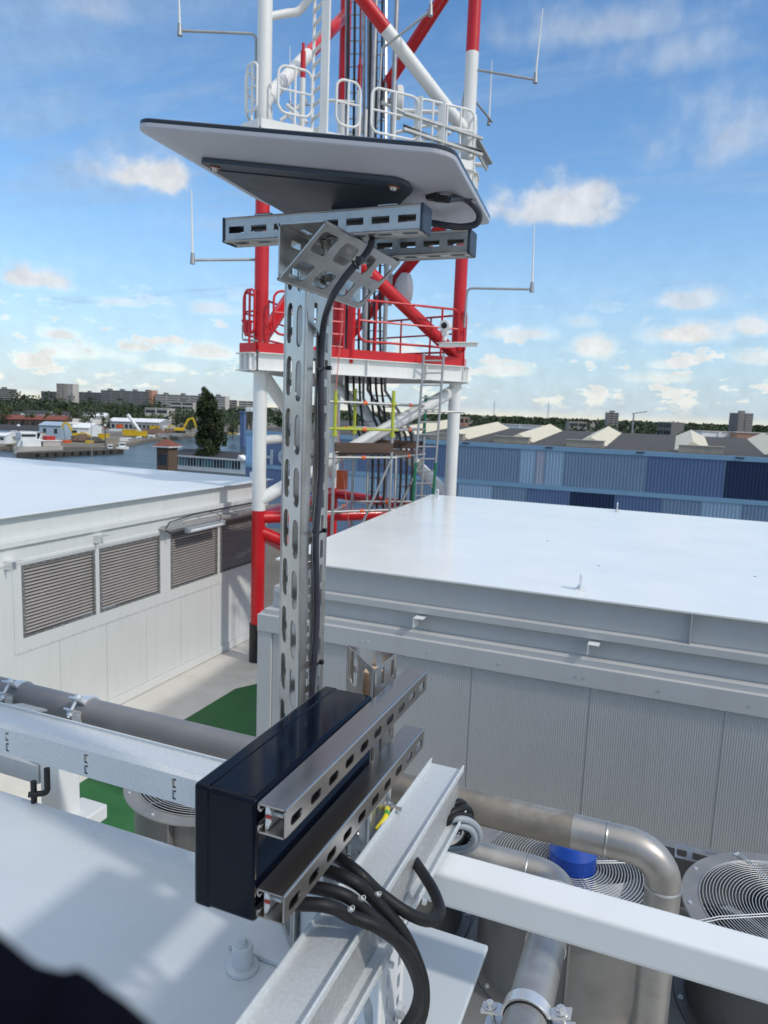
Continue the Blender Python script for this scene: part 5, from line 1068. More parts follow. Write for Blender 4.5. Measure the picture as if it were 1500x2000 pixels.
# ================================================================== white office on the quay, brick gatehouse, poplar
YO = 178.0
p0, p1 = ay(330, 900, YO), ay(479, 912, YO); zt_, zb = ay(332, 888, YO).z, ay(332, 917, YO).z
t = thing('quay_office', 'low white quayside office with a dark pitched roof and teal window strip', 'building', ((p0.x+p1.x)/2, YO+5, G0+.3))
b = MB(); b.box(p0.x, p1.x+6, YO, YO+11, zb, zt_); b.build('upper_wall', BW, t)
b = MB(); b.box(p0.x+.6, p1.x-2, YO+1.2, YO+10.5, G0+.3, zb-.001); b.box(p1.x-1.6, p1.x+6, YO+.02, YO+11, G0+.3, zb-.001); b.build('ground_floor', BG, t)
b = MB(); w = p1.x+6-p0.x; b.prism([(p0.x-.5, YO-.6, zt_+.001), (p0.x-.5, YO+11.6, zt_+.001), (p0.x+1.2, YO+5.5, zt_+1.9)], (.0001, 0, 0))
b = MB(); b.add([(p0.x-.5, YO-.6, zt_+.002), (p1.x+6.5, YO-.6, zt_+.002), (p1.x+6.5, YO+11.6, zt_+.002), (p0.x-.5, YO+11.6, zt_+.002), (p0.x+1.5, YO+5.5, zt_+1.75), (p1.x+6.5, YO+5.5, zt_+1.75)], [(0, 1, 5, 4), (2, 3, 4, 5), (3, 0, 4), (1, 2, 5), (0, 3, 2, 1)]); b.build('roof', ROOFD, t)
b = MB(); b.box(p0.x-.6, p1.x+6.6, YO-.7, YO-.601, zt_-.25, zt_+.12); b.build('fascia', BW, t)
b = MB(); q = ay(468, 890, YO-1); b.add([(q.x-1, YO-.72, zt_+.05), (q.x+1.6, YO-.72, zt_+.05), (q.x-.6, YO-.72, zt_+1.3), (q.x-1, YO+2, zt_+.6), (q.x+1.6, YO+2, zt_+.6), (q.x-.6, YO+2, zt_+1.3)], [(0, 1, 2), (5, 4, 3), (0, 2, 5, 3), (1, 4, 5, 2), (0, 3, 4, 1)]); b.build('dormer', BW, t)
n = 24; random.seed(4)
for i in range(n):
    x = p0.x+.7+(p1.x-p0.x-2.2)*i/n; w_ = (p1.x-p0.x-2.2)/n*.80; b = MB(); b.m = 0; b.box(x, x+w_, YO-.03, YO+.05, zb+1.6, zt_-.55)
    b.build('window', [TEAL if random.random() < .45 else WIN], t)
pg0, pg1 = ad(306, 900, 205), ad(345, 900, 205)
t = thing('brick_gatehouse', 'square brown brick gatehouse with a red pyramid roof beside the office', 'building', ((pg0.x+pg1.x)/2, pg0.y+3, G0+.3))
ze = ad(320, 873, 205).z; zr = ad(322, 858, 205).z; W = (pg1.x-pg0.x)*.78; gy = min(pg0.y, pg1.y)
b = MB(); b.box(pg0.x, pg0.x+W, gy, gy+W, G0+.3, ze); b.build('wall', BRICK, t)
b = MB(); e = .9; c = Vector((pg0.x+W/2, gy+W/2, zr)); b.add([(pg0.x-e, gy-e, ze+.3), (pg0.x+W+e, gy-e, ze+.3), (pg0.x+W+e, gy+W+e, ze+.3), (pg0.x-e, gy+W+e, ze+.3), (c.x-.8, c.y, zr), (c.x+.8, c.y, zr)], [(0, 1, 5, 4), (1, 2, 5), (2, 3, 4, 5), (3, 0, 4), (3, 2, 1, 0)]); b.build('roof', TILE, t)
b = MB(); b.box(pg0.x-e, pg0.x+W+e, gy-e, gy+W+e, ze+.0, ze+.295); b.build('eaves', BW, t)
b = MB(); b.box(pg0.x+.6, pg0.x+W-.6, gy-.06, gy+.05, G0+2.2, ze-2.0); b.build('door', WIN, t)

# ---- foliage
def leaves(b, c, r, n, size, rnd, squash=(1, 1, 1)):
    """n leaf clump faces in and on an ellipsoid, ragged edge"""
    for _ in range(n):
        while True:
            v = Vector((rnd.uniform(-1, 1), rnd.uniform(-1, 1), rnd.uniform(-1, 1)))
            if .25 < v.length < 1: break
        v = v*(rnd.uniform(.75, 1.12)); p = Vector(c)+Vector((v.x*r[0], v.y*r[1], v.z*r[2]))
        a = Vector((rnd.gauss(0, 1), rnd.gauss(0, 1), rnd.gauss(0, 1))).normalized(); q = a.orthogonal().normalized(); w = a.cross(q); s = size*rnd.uniform(.55, 1.3)
        b.m = rnd.choice((0, 0, 1)); k = len(b.v); b.v += [tuple(p+q*s), tuple(p+w*s*.8), tuple(p-q*s*.9), tuple(p-w*s*.75)]; b.f.append((k, k+1, k+2, k+3)); b.mi.append(b.m)
def tree_mesh(seed, h, w, ms, n=420, leaf=.55):
    rnd = random.Random(seed); root = thing('tree', 'x', 'tree', (0, 0, 0)); tr = MB(); tr.tube([(0, 0, 0), (.1, 0, h*.3), (0, .15, h*.7)], [h*.022, h*.016, h*.006], 8)
    cb = MB(); lob = []
    for i in range(9):
        a = rnd.uniform(0, 6.28); d = rnd.uniform(.1, .36)*w; z = h*rnd.uniform(.32, .86); lob.append(Vector((math.cos(a)*d, math.sin(a)*d, z)))
    for p in lob:
        tr.tube([(0, 0, h*.28), tuple(p)], [h*.011, h*.004], 6); s = rnd.uniform(.20, .30); leaves(cb, p, (w*s, w*s, h*s*.62), n//9, leaf, rnd)
    tr.build('trunk', BARK, root); cb.build('crown', ms, root, smooth=179); return root
protos = [tree_mesh(1, 12, 11, [LEAF[0], LEAF[1]]), tree_mesh(2, 12, 10, [LEAF[1], LEAF[2]]), tree_mesh(3, 12, 12, [LEAF[3], LEAF[1]]), tree_mesh(4, 12, 10, [LEAF[2], LEAF[1]])]
KN = ['dark green', 'fresh green', 'greyish green', 'olive green']
used = set()
def put_tree(k, x, ytop, D, width, label, base=ZB):
    top = ad(x, ytop, D); h = top.z-base; r = protos[k]
    if k in used: r = dup(protos[k], (0, 0, 0), label, 'single trees on the far bank')
    else: used.add(k); r['label'] = label; r['group'] = 'single trees on the far bank'
    r.location = (top.x, top.y, base); wm = width*D/FPX/11.0; r.scale = (wm, wm, h/12*1.05); r.rotation_euler = (0, 0, random.uniform(0, 6)); return r
put_tree(0, 243, 779, 420, 52, 'broad dark green tree before the long slabs, above the white boom')
put_tree(1, 205, 806, 380, 22, 'small fresh green tree left of the broad dark one')
put_tree(0, 345, 797, 470, 34, 'dark green tree in front of the pale stair tower flats')
put_tree(2, 45, 776, 520, 50, 'greyish green tree in the row at the far left edge')
put_tree(0, 80, 766, 640, 66, 'tall dark tree in the wooded rise left of the pale tower block')
put_tree(0, 32, 764, 650, 50, 'dark domed tree near the left picture edge under the first flats')
put_tree(0, 130, 772, 600, 44, 'dark tree right at the foot of the pale tower block')
put_tree(3, 112, 793, 430, 24, 'olive green tree above the row of red roofed houses')
put_tree(3, 143, 794, 440, 26, 'olive green tree between red roofed houses and arched hall')
put_tree(1, 165, 806, 360, 34, 'low fresh green tree behind the white arched tent hall')
put_tree(2, 186, 790, 460, 34, 'greyish tree behind the grey hall with the arched roof')
put_tree(3, 12, 790, 430, 30, 'olive green tree at the far left edge behind the red roofs')
put_tree(0, 300, 778, 700, 36, 'dark tree at the salmon coloured end wall of the long slab')
put_tree(1, 310, 802, 420, 30, 'fresh green tree over the scrap yard')
put_tree(2, 455, 806, 480, 40, 'greyish green tree right of the poplar')
put_tree(0, 482, 800, 520, 46, 'dark tree behind the blue mooring posts')
put_tree(3, 20, 868, 262, 30, 'olive bush on the bank left of the moored white ship')
put_tree(0, 52, 852, 268, 14, 'small dark bush behind the white ship bow')
for (k, x, yt, D, w, lab) in ((1, 60, 800, 410, 22, 'fresh green tree behind the middle red roofed houses'), (3, 92, 801, 405, 20, 'olive green tree at the right half of the red terrace'), (0, 5, 797, 415, 26, 'dark green tree cut by the left picture edge above the red roofs'), (2, 158, 798, 440, 26, 'greyish green tree above the sand coloured shed'), (0, 222, 798, 450, 30, 'dark green tree between the greyish tree and the broad dark one'), (1, 268, 801, 430, 26, 'fresh green tree right of the broad dark tree'), (3, 292, 806, 415, 22, 'olive green tree over the right end of the vaulted hall'), (0, 372, 806, 420, 26, 'dark green tree behind the large excavator boom'), (0, 175, 776, 640, 44, 'tall dark tree in front of the dark slab'), (2, 215, 784, 600, 40, 'greyish tree before the left end of the long balcony slab'), (0, 270, 790, 560, 36, 'dark tree under the middle of the long balcony slab'), (3, 455, 822, 380, 30, 'low olive bush on the far bank right of the poplar')):
    put_tree(k, x, yt, D, w, lab)
# poplar
top = ad(412, 766, 215); base = G0+.3; rnd = random.Random(9)
t = thing('poplar_tree', 'tall dense dark poplar rising behind the white quay office', 'tree', (top.x, top.y, base)); H_ = top.z-base
b = MB(); b.tube([(top.x, top.y, base), (top.x+.2, top.y, base+H_*.5), (top.x, top.y, base+H_*.9)], [.5, .35, .1], 10)
cb = MB()
for i in range(62):
    f = (i+.5)/62; z = base+H_*(.06+.92*f); half = 5.3*(1.05-.22*f)*(1 if f < .78 else max(.42, 1-((f-.78)/.22)**1.5*.58)); a = rnd.uniform(0, 6.28); d = rnd.uniform(.15, .85)*half
    cx_, cyy = top.x-.25+f*-.6+math.cos(a)*d+(.5 if i % 5 == 0 else 0), top.y+math.sin(a)*d; s = rnd.uniform(1.2, 2.0)*(1-.35*f)
    leaves(cb, (cx_, cyy, z), (s, s, s*1.7), 260, .36, rnd)
    if i % 3 == 0: b.tube([(top.x, top.y, z-2.5), (cx_, cyy, z)], [.12, .04], 5)
b.build('trunk', BARK, t); cb.build('crown', [LEAF[0], POP], t, smooth=179)
# far woods that read as one mass
rnd = random.Random(21); cb = MB()
def belt(x0, x1, D0, D1, h0, h1, n, size):
    for _ in range(n):
        x = rnd.uniform(x0, x1); D = D0*(D1/D0)**rnd.random(); p = ad(x, 800, D); h = rnd.uniform(h0, h1); r = h*rnd.uniform(.45, .8)
        leaves(cb, (p.x, p.y, ZB+h*.55), (r, r, h*.5), 26, size*(D/700)**.5, rnd)
belt(-200, 480, 520, 900, 11, 17, 520, 1.3); belt(-300, 500, 900, 2600, 9, 15, 380, 2.0)
belt(500, 900, 500, 2400, 8, 14, 260, 2.0)
belt(860, 1900, 420, 900, 8, 13, 520, 1.4); belt(860, 1900, 900, 3200, 11, 16.5, 620, 2.2)
o = cb.build('woods', [LEAF[0], LEAF[1]], smooth=179); tag(o, 'far belt of dark woods running along the whole horizon', 'woods', kind='stuff')

# ---- blocks of flats and other far buildings
def flats(x0, x1, yt, D0, D1, m, label, floors=9, deep=12, band=WIN, bf=.5, group='blocks of flats on the horizon', name='apartment_block', lifts=0, base=ZB):
    A, B = ad(x0, yt, D0), ad(x1, yt, D1); zt_ = A.z; d = Vector((B.x-A.x, B.y-A.y, 0)); L = d.length; d.normalize(); n = Vector((d.y, -d.x, 0))
    if n.dot(Vector((A.x, A.y, 0))) > 0: n = -n
    t = thing(name, label, 'building', ((A.x+B.x)/2, (A.y+B.y)/2, base), group); mid = Vector(((A.x+B.x)/2, (A.y+B.y)/2, 0))-n*deep/2
    b = MB(); b.obox(mid+Vector((0, 0, (zt_+base)/2)), d*L/2, n*deep/2, (0, 0, (zt_-base)/2)); b.build('wall', m, t)
    fh = (zt_-base)/floors
    for i in range(floors):
        z = base+fh*(i+.55); b = MB(); b.obox(mid+n*(deep/2+.02)+Vector((0, 0, z)), d*(L/2-.5), n*.12, (0, 0, fh*bf/2)); b.build('window_band', band, t)
    k = max(2, int(L/18))
    for i in range(1, k):
        b = MB(); b.obox(mid+n*(deep/2+.2)+d*(L*(i/k-.5))+Vector((0, 0, (zt_+base)/2)), d*.5, n*.25, (0, 0, (zt_-base)/2)); b.build('pier', m, t)
    for i in range(lifts):
        b = MB(); b.obox(mid+d*(L*((i+.5)/lifts-.5))+Vector((0, 0, zt_+1.4)), d*2.6, n*2.5, (0, 0, 1.4)); b.build('lift_house', CONCD, t)
    b = MB(); b.obox(mid+Vector((0, 0, zt_+.15)), d*(L/2+.2), n*(deep/2+.3), (0, 0, .14)); b.build('roof_edge', CONCL, t)
    return t
flats(-60, 26, 757, 950, 955, CONC, 'grey flats at the far left edge of the skyline', 10, lifts=2)
flats(80, 112, 764, 1300, 1300, CONCD, 'grey slab touching the left side of the pale tower block', 9)
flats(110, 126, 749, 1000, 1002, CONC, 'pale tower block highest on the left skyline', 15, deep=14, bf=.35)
flats(126, 142, 750, 1004, 1000, CONCL, 'sunlit narrow half of the pale tower block', 15, deep=12, band=CONC, bf=.25)  # brighter right face of the tower: sunlight put into the paler concrete colour
flats(143, 200, 765, 1300, 1292, CONCD, 'dark slab between the pale tower block and the long balcony slab', 9, lifts=1)
flats(197, 296, 762, 1050, 1010, CONC, 'long dark balcony slab left of the salmon end wall', 10, lifts=4, band=CONCD, bf=.55)
b = MB(); p = ad(297, 780, 1004); zt_ = ad(297, 763, 1004).z; b.box(p.x-2.6, p.x+2.6, p.y-4, p.y+9, ZB, zt_); b.box(p.x-2.7, p.x+2.7, p.y-4.1, p.y+9.1, zt_+.001, zt_+.5); tag(b.build('end_wall_tower', SALM), 'salmon coloured end wall tower of the long slab', 'building')
flats(303, 440, 770, 1000, 970, CONCL, 'pale striped slab running behind the poplar', 9, lifts=4, band=CONCD, bf=.5)
flats(333, 377, 785, 630, 626, CONCL, 'pale flats with dark stair windows before the striped slab', 6, band=WIN, bf=.45, lifts=1)
flats(283, 327, 797, 512, 509, CONCL, 'low cream flats above the excavators', 3, band=WIN, bf=.45)
flats(441, 462, 781, 1500, 1500, CONC, 'small far flats just right of the poplar', 6)
flats(466, 500, 783, 1300, 1300, CONCL, 'pale far flats beside the left tower leg', 6)
flats(1190, 1209, 806, 900, 900, CONC, 'grey tower block breaking the tree line in the middle right', 9, deep=16, lifts=1)
flats(1443, 1472, 807, 755, 755, CONCD, 'dark round cornered tower block at the right edge', 14, deep=20, band=CONC, bf=.4, lifts=1)
flats(898, 916, 815, 520, 520, SALM, 'low ochre building right of the tower leg', 3)
flats(975, 1058, 829, 330, 320, BW, 'long low white shed behind the warehouse roof', 2, bf=.35)
flats(1371, 1440, 843, 300, 300, BW, 'white low offices behind the warehouse at right', 2, bf=.35)
flats(1112, 1147, 824, 600, 600, CONC, 'grey low block half sunk in the woods behind the warehouse', 3)
flats(1285, 1312, 824, 620, 600, CONCD, 'brown low block half sunk in the woods at right', 3)
flats(1440, 1560, 845, 290, 285, SALM, 'row of brown roofed sheds below the dark tower block', 2, bf=.3)
# terrace houses with red roofs
def gable(x0, x1, ye, yr, D, wall, roof, label, name='terraced_house', grp='red roofed houses on the far bank', depth=9, win=2, cat='house', base=ZB):
    A, B = ad(x0, ye, D), ad(x1, ye, D); ze, zr = A.z, ad(x0, yr, D).z; d = Vector((B.x-A.x, B.y-A.y, 0)); L = d.length; d.normalize(); n = Vector((-d.y, d.x, 0))
    t = thing(name, label, cat, ((A.x+B.x)/2, (A.y+B.y)/2, base), grp); o = Vector((A.x, A.y, 0)); P = lambda u, v, z: o+d*u+n*v+Vector((0, 0, z))
    b = MB(); b.prism([P(.05, .1, base), P(.05, depth-.1, base), P(.05, depth-.1, ze-.05), P(.05, depth/2, zr-.15), P(.05, .1, ze-.05)], d*(L-.1)); b.build('wall', wall, t)
    b = MB()
    for (v0, v1) in ((-.4, depth/2), (depth+.4, depth/2)): b.add([P(-.2, v0, ze-.1), P(L+.2, v0, ze-.1), P(L+.2, v1, zr), P(-.2, v1, zr), P(-.2, v0, ze+.1), P(L+.2, v0, ze+.1), P(L+.2, v1, zr+.2), P(-.2, v1, zr+.2)], [(0, 1, 2, 3), (7, 6, 5, 4), (0, 4, 5, 1), (1, 5, 6, 2), (2, 6, 7, 3), (3, 7, 4, 0)])
    b.build('roof', roof, t)
    for i in range(win):
        b = MB(); u = L*(i+.5)/win; hz = (ze-base); b.obox(P(u, .06, base+hz*.62), d*min(.7, L/win*.3), n*.08, (0, 0, hz*.16)); b.build('window', WIN, t)
    if roof is TILE: b = MB(); b.obox(P(L*.8, depth/2, zr+.5), d*.35, n*.35, (0, 0, .7)); b.build('chimney', BRICK, t)
    return t
side = ['first', 'second', 'third', 'fourth', 'fifth', 'sixth', 'seventh']
for i in range(7):
    x = -12+20*i; gable(x, x+19.5, 818+.35*i, 810+.35*i, 420-4*i, BRICK, TILE, f'{side[i]} red roofed house from the left in the terrace')
for x0, x1, yr, lab in ((0, 38, 803, 'dark roofed row behind the left red terrace'), (45, 95, 801, 'dark roofed row behind the middle of the red terrace'), (100, 160, 803, 'dark roofed row left of the grey hall'), (165, 205, 806, 'pale roofed sheds left of the broad tree')):
    gable(x0, x1, yr+6, yr, 480, BW, ROOFD if 'dark' in lab else BW, lab, grp='low rows behind the terrace', win=5, name='row_house')
gable(-40, 76, 836, 829, 330, BBL, ROOFD, 'blue grey shed at the far left of the wharf', 'wharf_shed', 'wharf sheds', 14, 5, 'shed')
gable(76, 119, 830, 824, 318, BBL, BBL, 'pale blue shed with two dark windows on the wharf', 'wharf_shed', 'wharf sheds', 12, 2, 'shed')
gable(120, 174, 834, 826, 330, BW, BW, 'white tent hall behind the yellow crane arm', 'wharf_shed', 'wharf sheds', 16, 1, 'shed')
gable(12, 68, 846, 842, 290, CONCL, BG, 'grey low store on the quay behind the ship', 'wharf_shed', 'wharf sheds', 10, 0, 'shed')
gable(-20, 11, 850, 846, 280, BW, BW, 'small white cabin at the left picture edge', 'wharf_shed', 'wharf sheds', 8, 2, 'shed')
gable(135, 205, 826, 818, 420, CONCL, CONCL, 'sand coloured shed behind the white tent hall', 'wharf_shed', 'wharf sheds', 12, 4, 'shed')
for i in range(4): gable(208+26*i, 233.5+26*i, 822+.8*i, 816.5+.8*i, 400, BG, BW, f'{side[i]} white vaulted bay from the left of the grey hall', 'hall_bay', 'bays of the grey hall', 22, 3, 'hall')
# ---- yard machines, ships, posts
def yard(x, y, D): return ad(x, y, D)
def excavator(x, yb, D, m, label, s=1.0, dirx=1):
    p = ad(x, yb, D); base = p.z; r = Vector((RT[0], RT[1], 0)).normalized()*dirx; n = Vector((-r.y, r.x, 0)); Z = Vector((0, 0, 1)); t = thing('excavator', label, 'excavator', tuple(p), 'excavators on the scrap quay')
    for o in (-1, 1):
        b = MB(); b.obox(p+n*o*1.2*s+Z*.5*s, r*2.0*s, n*.35*s, Z*.45*s); b.build('track', BLACKP, t, bevel=.2*s)
    b = MB(); b.obox(p+Z*1.7*s-r*.4*s, r*1.9*s, n*1.4*s, Z*.65*s); b.build('body', m, t, bevel=.15*s)
    b = MB(); b.obox(p+Z*2.8*s+r*.7*s+n*.7*s, r*.8*s, n*.6*s, Z*.75*s); b.build('cab', WIN, t)
    q = [p+Z*2.0*s+r*1.4*s, p+Z*6.2*s+r*3.6*s, p+Z*6.8*s+r*5.6*s, p+Z*2.2*s+r*7.2*s]
    b = MB(); b.bar(q[0], q[1], .55*s, .8*s); b.bar(q[1]-(q[1]-q[0])*.02, q[2], .5*s, .75*s); b.build('boom', m, t)
    b = MB(); b.bar(q[2], q[3], .45*s, .6*s); b.build('stick', m, t)
    b = MB(); b.obox(q[3]-Z*.6*s, r*.6*s, n*.6*s, Z*.6*s); b.build('bucket', BG, t)
excavator(352, 846, 390, YELB, 'large yellow excavator with raised boom left of the poplar', 1.25)
excavator(150, 856, 320, YELB, 'yellow excavator reaching left over the scrap by the white tent', 1.0, -1)
excavator(322, 846, 400, YELB, 'second yellow excavator amid the scrap heaps', .7, 1)
def heap(x, yb, D, w, h, m, label, seed):
    rnd = random.Random(seed); p = ad(x, yb, D); t = MB(); base = p.z
    for _ in range(90):
        a = rnd.uniform(0, 6.28); f = rnd.random()**.6; c = p+Vector((math.cos(a)*f*w, math.sin(a)*f*w*.6, h*(1-f)*rnd.uniform(.3, 1))); v = Vector((rnd.gauss(0, 1), rnd.gauss(0, 1), rnd.gauss(0, .6))).normalized(); q = v.orthogonal().normalized(); t.obox(c, v*rnd.uniform(.3, 1.0), q*rnd.uniform(.15, .5), v.cross(q)*rnd.uniform(.1, .4))
    t.lathe((p.x, p.y, base), [(w, .0), (w*.7, h*.45), (w*.3, h*.8), (0, h*.85)], 12)
    tag(t.build('scrap_heap', m, smooth=10), label, 'scrap heap', 'scrap heaps on the quay')
heap(305, 847, 392, 6.5, 3.2, SCRAP, 'brown scrap heap left of the large excavator', 1); heap(335, 845, 396, 5, 2.6, SCRAP, 'brown scrap heap right by the large excavator', 2); heap(160, 860, 315, 5, 3.2, SCRAP, 'rusty scrap heap behind the moored barge', 3); heap(185, 862, 312, 4, 2.4, QUAY, 'dark scrap heap left of the lamp post', 4); heap(280, 846, 380, 4.5, 3.0, SCRAP, 'scrap heap between yellow bins and excavator', 5)
def bins(x, yb, D, w, h, m, label, name='skip_container', grp='yellow bins on the quay'):
    p = ad(x, yb, D); r = Vector((RT[0], RT[1], 0)).normalized(); n = Vector((-r.y, r.x, 0)); b = MB(); hw = w*D/FPX/2; hh = h*D/FPX
    b.prism([p-r*hw*.86, p+r*hw*.86, p+r*hw+Vector((0, 0, hh)), p-r*hw+Vector((0, 0, hh))], n*3.0); b.obox(p+n*1.5+Vector((0, 0, hh+.08)), r*hw*1.04, n*1.6, (0, 0, .08)); 
    for k in range(5): b.obox(p-n*.05+r*hw*(-.7+.35*k)+Vector((0, 0, hh*.5)), r*.1, n*.06, (0, 0, hh*.46))
    tag(b.build(name, m), label, 'container', grp)
bins(252, 851, 372, 26, 11, YELB, 'yellow skip at the quay edge, left of the two'); bins(273, 852, 366, 24, 9, YELB, 'yellow skip at the quay edge, right of the two'); bins(318, 853, 376, 22, 5, BG, 'pale grey hopper on the quay under the scrap'); bins(345, 852, 384, 22, 5, BG, 'pale grey hopper nearest the large excavator', 'skip_container')
bins(142, 838, 335, 20, 10, YELB, 'yellow bin beside the white tent hall'); bins(217, 870, 300, 24, 14, CREAMD, 'cream block shaped silo base near the small boats', 'silo_block', 'blocks at the quay'); bins(200, 858, 318, 18, 10, YELB, 'yellow tank crate behind the lamp post')
bins(225, 842, 380, 26, 3, BW, 'white roofed open rack left of the yellow skips', 'rack', 'racks at the quay'); bins(187, 842, 350, 30, 7, ORANGE, 'orange brown hopper behind the lamp post')
for (x, yb, D, w, h, m_, lab) in ((60, 870, 285, 16, 7, BW, 'white box trailer on the quay behind the bow of the white ship'), (92, 866, 300, 12, 6, REDB, 'red crate behind the white ship wheelhouse'), (112, 864, 305, 14, 6, BG, 'grey cabin behind the stern of the white ship'), (128, 868, 300, 12, 7, ORANGE, 'orange crate between ship stern and rusty heap'), (172, 868, 305, 12, 6, YELB, 'yellow crate at the foot of the dark scrap heap'), (240, 862, 330, 16, 6, BW, 'white crate stack behind the small boats'), (262, 862, 345, 12, 5, BG, 'grey crate right of the white crate stack'), (295, 855, 375, 14, 5, BW, 'white container on the quay left of the grey hoppers'), (372, 852, 388, 12, 5, CREAMD, 'cream block on the quay just left of the poplar'), (232, 836, 390, 10, 6, ORANGE, 'orange crate before the second vaulted bay'), (300, 838, 395, 18, 5, YELB, 'yellow flat rack behind the left brown scrap heap'), (325, 836, 400, 16, 4, BW, 'white flat rack behind the right brown scrap heap'), (196, 846, 345, 14, 8, BG, 'grey tank box right of the lamp post'), (25, 852, 285, 16, 6, BW, 'white van shaped box by the grey low store')):
    bins(x, yb, D, w, h, m_, lab, 'quay_crate', 'crates and cabins on the quay')
b = MB(); q0, q1 = ad(272, 840, 375), ad(250, 811, 378); b.bar(q0, q1, 1.1, 1.1); b.bar(q0-Vector((0, 0, 5)), q0, 1.6, 1.6); b.bar(q0.lerp(q1, .9), q1+(q1-q0)*.02, 1.3, 1.3); tag(b.build('crane_boom', BW), 'white crane boom leaning left over the yellow skips', 'crane')
b = MB(); q0, q1 = ad(176, 852, 330), ad(138, 836, 332); b.bar(q0, q1, .9, 1.0); b.bar(q0-Vector((0, 0, 3)), q0, 1.2, 1.2); tag(b.build('loader_crane', YELB), 'long yellow crane arm lying against the white tent hall', 'crane')
# ships
def hull(b, a, c, w, z0, z1, bow=.18):
    a, c = Vector(a), Vector(c); d = (c-a); L = d.length; d.normalize(); n = Vector((-d.y, d.x, 0)); P = []
    for f, k in ((0, .1), (bow*.5, .72), (bow, 1), (.9, 1), (1, .8)): P.append((a+d*L*f, k*w/2))
    top = [p-n*k for p, k in P]+[p+n*k for p, k in P[::-1]]; bot = [p-n*k*.86 for p, k in P]+[p+n*k*.86 for p, k in P[::-1]]; m_ = len(top)
    b.add([H(p, z0) for p in bot]+[H(p, z1) for p in top], [tuple(range(m_-1, -1, -1)), tuple(range(m_, 2*m_))]+[(i, (i+1) % m_, m_+(i+1) % m_, m_+i) for i in range(m_)]); return d, n, L
a, c = az(34, 893, G0), az(232, 884, G0); t = thing('barge', 'long low dark barge moored in front of the scrap quay', 'barge', tuple((a+c)/2)); b = MB(); d, n, L = hull(b, a, c, 7, G0-.3, G0+1.5); b.build('hull', QUAY, t)
for i in range(10):
    b = MB(); q = a+d*L*(.12+.08*i)-n*3.55; b.obox(H(q, G0+.8), d*.3, n*.25, (0, 0, .6)); b.build('fender', BLACKP, t)
a2, c2 = az(46, 888, G0)+n*5, az(136, 886, G0)+n*5; t = thing('white_ship', 'white work ship with stepped cabins moored behind the dark barge', 'ship', tuple((a2+c2)/2)); b = MB(); d2, n2, L2 = hull(b, a2, c2, 6, G0-.3, G0+2.6); b.build('hull', CONCL, t)
def cab(f0, f1, z0, z1, w, m, nm): b = MB(); b.obox(H(a2+d2*L2*(f0+f1)/2, (z0+z1)/2), d2*L2*(f1-f0)/2, n2*w, (0, 0, (z1-z0)/2)); return b.build(nm, m, t, bevel=.15)
cab(.12, .52, G0+2.6, G0+5.2, 2.4, BW, 'deck_house'); wh = cab(.10, .44, G0+5.21, G0+7.6, 2.2, BW, 'wheelhouse'); cab(.56, .95, G0+2.6, G0+4.4, 2.4, CONCL, 'aft_house'); cab(.5, .98, G0+4.41, G0+4.7, 2.7, BW, 'canopy'); cab(.66, .86, G0+4.71, G0+6.2, 1.6, REDB, 'red_cabin'); cab(.5, .56, G0+4.7, G0+7.2, .6, BLACKP, 'funnel')
for i in range(5):
    b = MB(); b.obox(H(a2+d2*L2*(.14+.06*i)-n2*2.22, G0+6.5), d2*.5, n2*.05, (0, 0, .45)); b.build('window', WIN, t)
for f, hh in ((.03, 4.5), (.42, 5)):
    b = MB(); q = a2+d2*L2*f-n2*2; b.tube([H(q, G0+2.6), H(q+d2*2.0, G0+hh+2)], .22, 8); b.build('davit', BW, t)
for (x0, x1, y, lab, m_) in ((226, 251, 877, 'small white motor boat off the end of the barge', BW), (236, 262, 866, 'cream work boat behind the small white motor boat', CONCL), (262, 280, 864, 'small white boat moored below the yellow skips', BW), (206, 224, 881, 'white dinghy tied to the near end of the barge', BW), (285, 304, 861, 'dark hulled boat at the quay right of the yellow skips', QUAY), (441, 462, 848, 'yellow and white boat right of the poplar', YELB), (463, 484, 849, 'white cruiser right of the yellow boat', BW)):
    a, c = az(x0, y, G0), az(x1, y, G0); t = thing('boat', lab, 'boat', tuple((a+c)/2), 'small boats in the basin'); b = MB(); d3, n3, L3 = hull(b, a, c, L3_w if False else (c-a).length*.32, G0-.2, G0+.9, .3); b.build('hull', m_, t)
    b = MB(); b.obox(H((a+c)/2, G0+1.7), d3*L3*.24, n3*L3*.11, (0, 0, .8)); b.obox(H((a+c)/2, G0+2.6), d3*L3*.28, n3*L3*.12, (0, 0, .08)); b.build('cabin', BW, t)
    b = MB(); b.obox(H((a+c)/2-n3*L3*.112, G0+1.9), d3*L3*.2, n3*.03, (0, 0, .35)); b.build('window', WIN, t)
for (x, yt, yb, D, r_, lab) in ((178, 822, 905, 170, .10, 'slim grey lamp post standing on the near quay'), (205, 832, 880, 285, .22, 'dark mooring pile beside the cream block'), (36, 832, 893, 262, .26, 'dark mooring pile left of the white ship')):
    a, c = ad(x, yb, D), ad(x, yt, D); t = thing('quay_post', lab, 'post', (a.x, a.y, G0), 'posts at the waterside'); b = MB(); b.tube([(c.x, c.y, G0-.5), tuple(c)], [r_, r_*.7], 10); b.build('shaft', SCAFG if D < 200 else QUAY, t)
    b = MB(); b.tube([c, c+Vector((0, 0, .6))], [r_*2.2, r_*1.6], 10); b.build('head', BW, t)
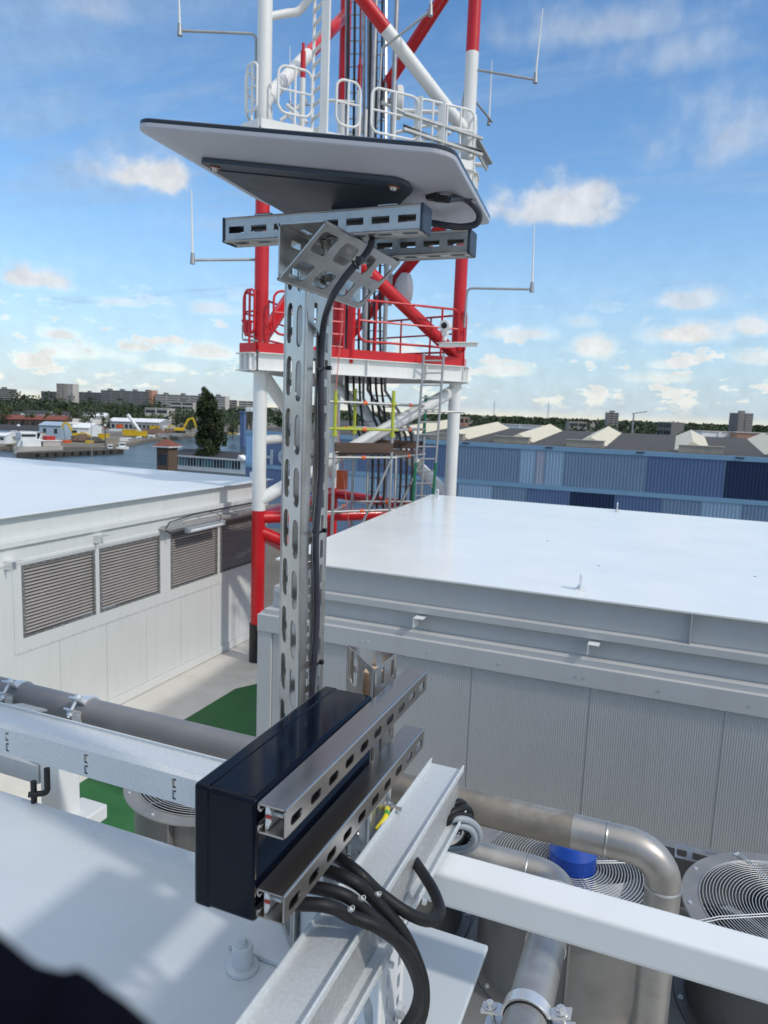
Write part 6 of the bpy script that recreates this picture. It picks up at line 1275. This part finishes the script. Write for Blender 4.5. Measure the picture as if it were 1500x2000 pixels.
for (x, lab) in ((483, 'left one of two dark mooring posts with white lamps'), (490, 'right one of two dark mooring posts with white lamps')):
    a, c = ad(x, 846, 330), ad(x, 803, 330); t = thing('mooring_post', lab, 'post', (a.x, a.y, G0), 'mooring posts by the warehouse'); b = MB(); b.tube([(c.x, c.y, G0-.5), tuple(c)], .45, 10); b.build('shaft', QUAY, t); b = MB(); b.obox(c+Vector((0, 0, .8)), (.6, 0, 0), (0, .6, 0), (0, 0, 1.0)); b.build('lamp', BW, t)
b = MB(); a, c = ad(475, 824, 345), ad(475, 806, 345); b.box(a.x-1.1, a.x+1.1, a.y-1, a.y+1, G0, c.z); b.box(a.x-1.6, a.x+1.6, a.y-1.5, a.y+1.5, c.z+.001, c.z+.7); tag(b.build('crane_column', BLU['blue']), 'blue crane column beside the mooring posts', 'crane')
# pylons
for (x, yt, D, lab) in ((966, 783, 2400, 'faint lattice pylon left of the other over the woods'), (1072, 784, 2200, 'faint lattice pylon above the second skylight')):
    c = ad(x, yt, D); t = thing('power_pylon', lab, 'pylon', (c.x, c.y, ZB), 'power pylons on the horizon'); b = MB(); h = c.z-ZB
    for (i, j) in ((-1, -1), (1, -1), (1, 1), (-1, 1)): b.tube([(c.x+3.5*i, c.y+3.5*j, ZB), (c.x+.4*i, c.y+.4*j, c.z)], .28, 5)
    for k in range(6):
        f = k/6; g = (k+1)/6; w0, w1 = 3.5-3.1*f, 3.5-3.1*g; b.tube([(c.x-w0, c.y-w0, ZB+h*f), (c.x+w1, c.y-w1, ZB+h*g)], .15, 4); b.tube([(c.x+w0, c.y-w0, ZB+h*f), (c.x-w1, c.y-w1, ZB+h*g)], .15, 4)
    b.build('mast', BG, t); b = MB()
    for f, w in ((.74, 9), (.86, 7)): b.bar((c.x-w, c.y, ZB+h*f), (c.x+w, c.y, ZB+h*f), .4, .5)
    b.build('cross_arm', BG, t)
b = MB(); c = ad(1238, 808, 420); b.bar((c.x, c.y, ZB), tuple(c), .8, .8); b.bar(c-Vector((1, 0, 0)), c+Vector((7, 3, 1.5)), .5, .6); tag(b.build('site_crane', BG), 'slim site crane standing in the woods behind the warehouse', 'crane')
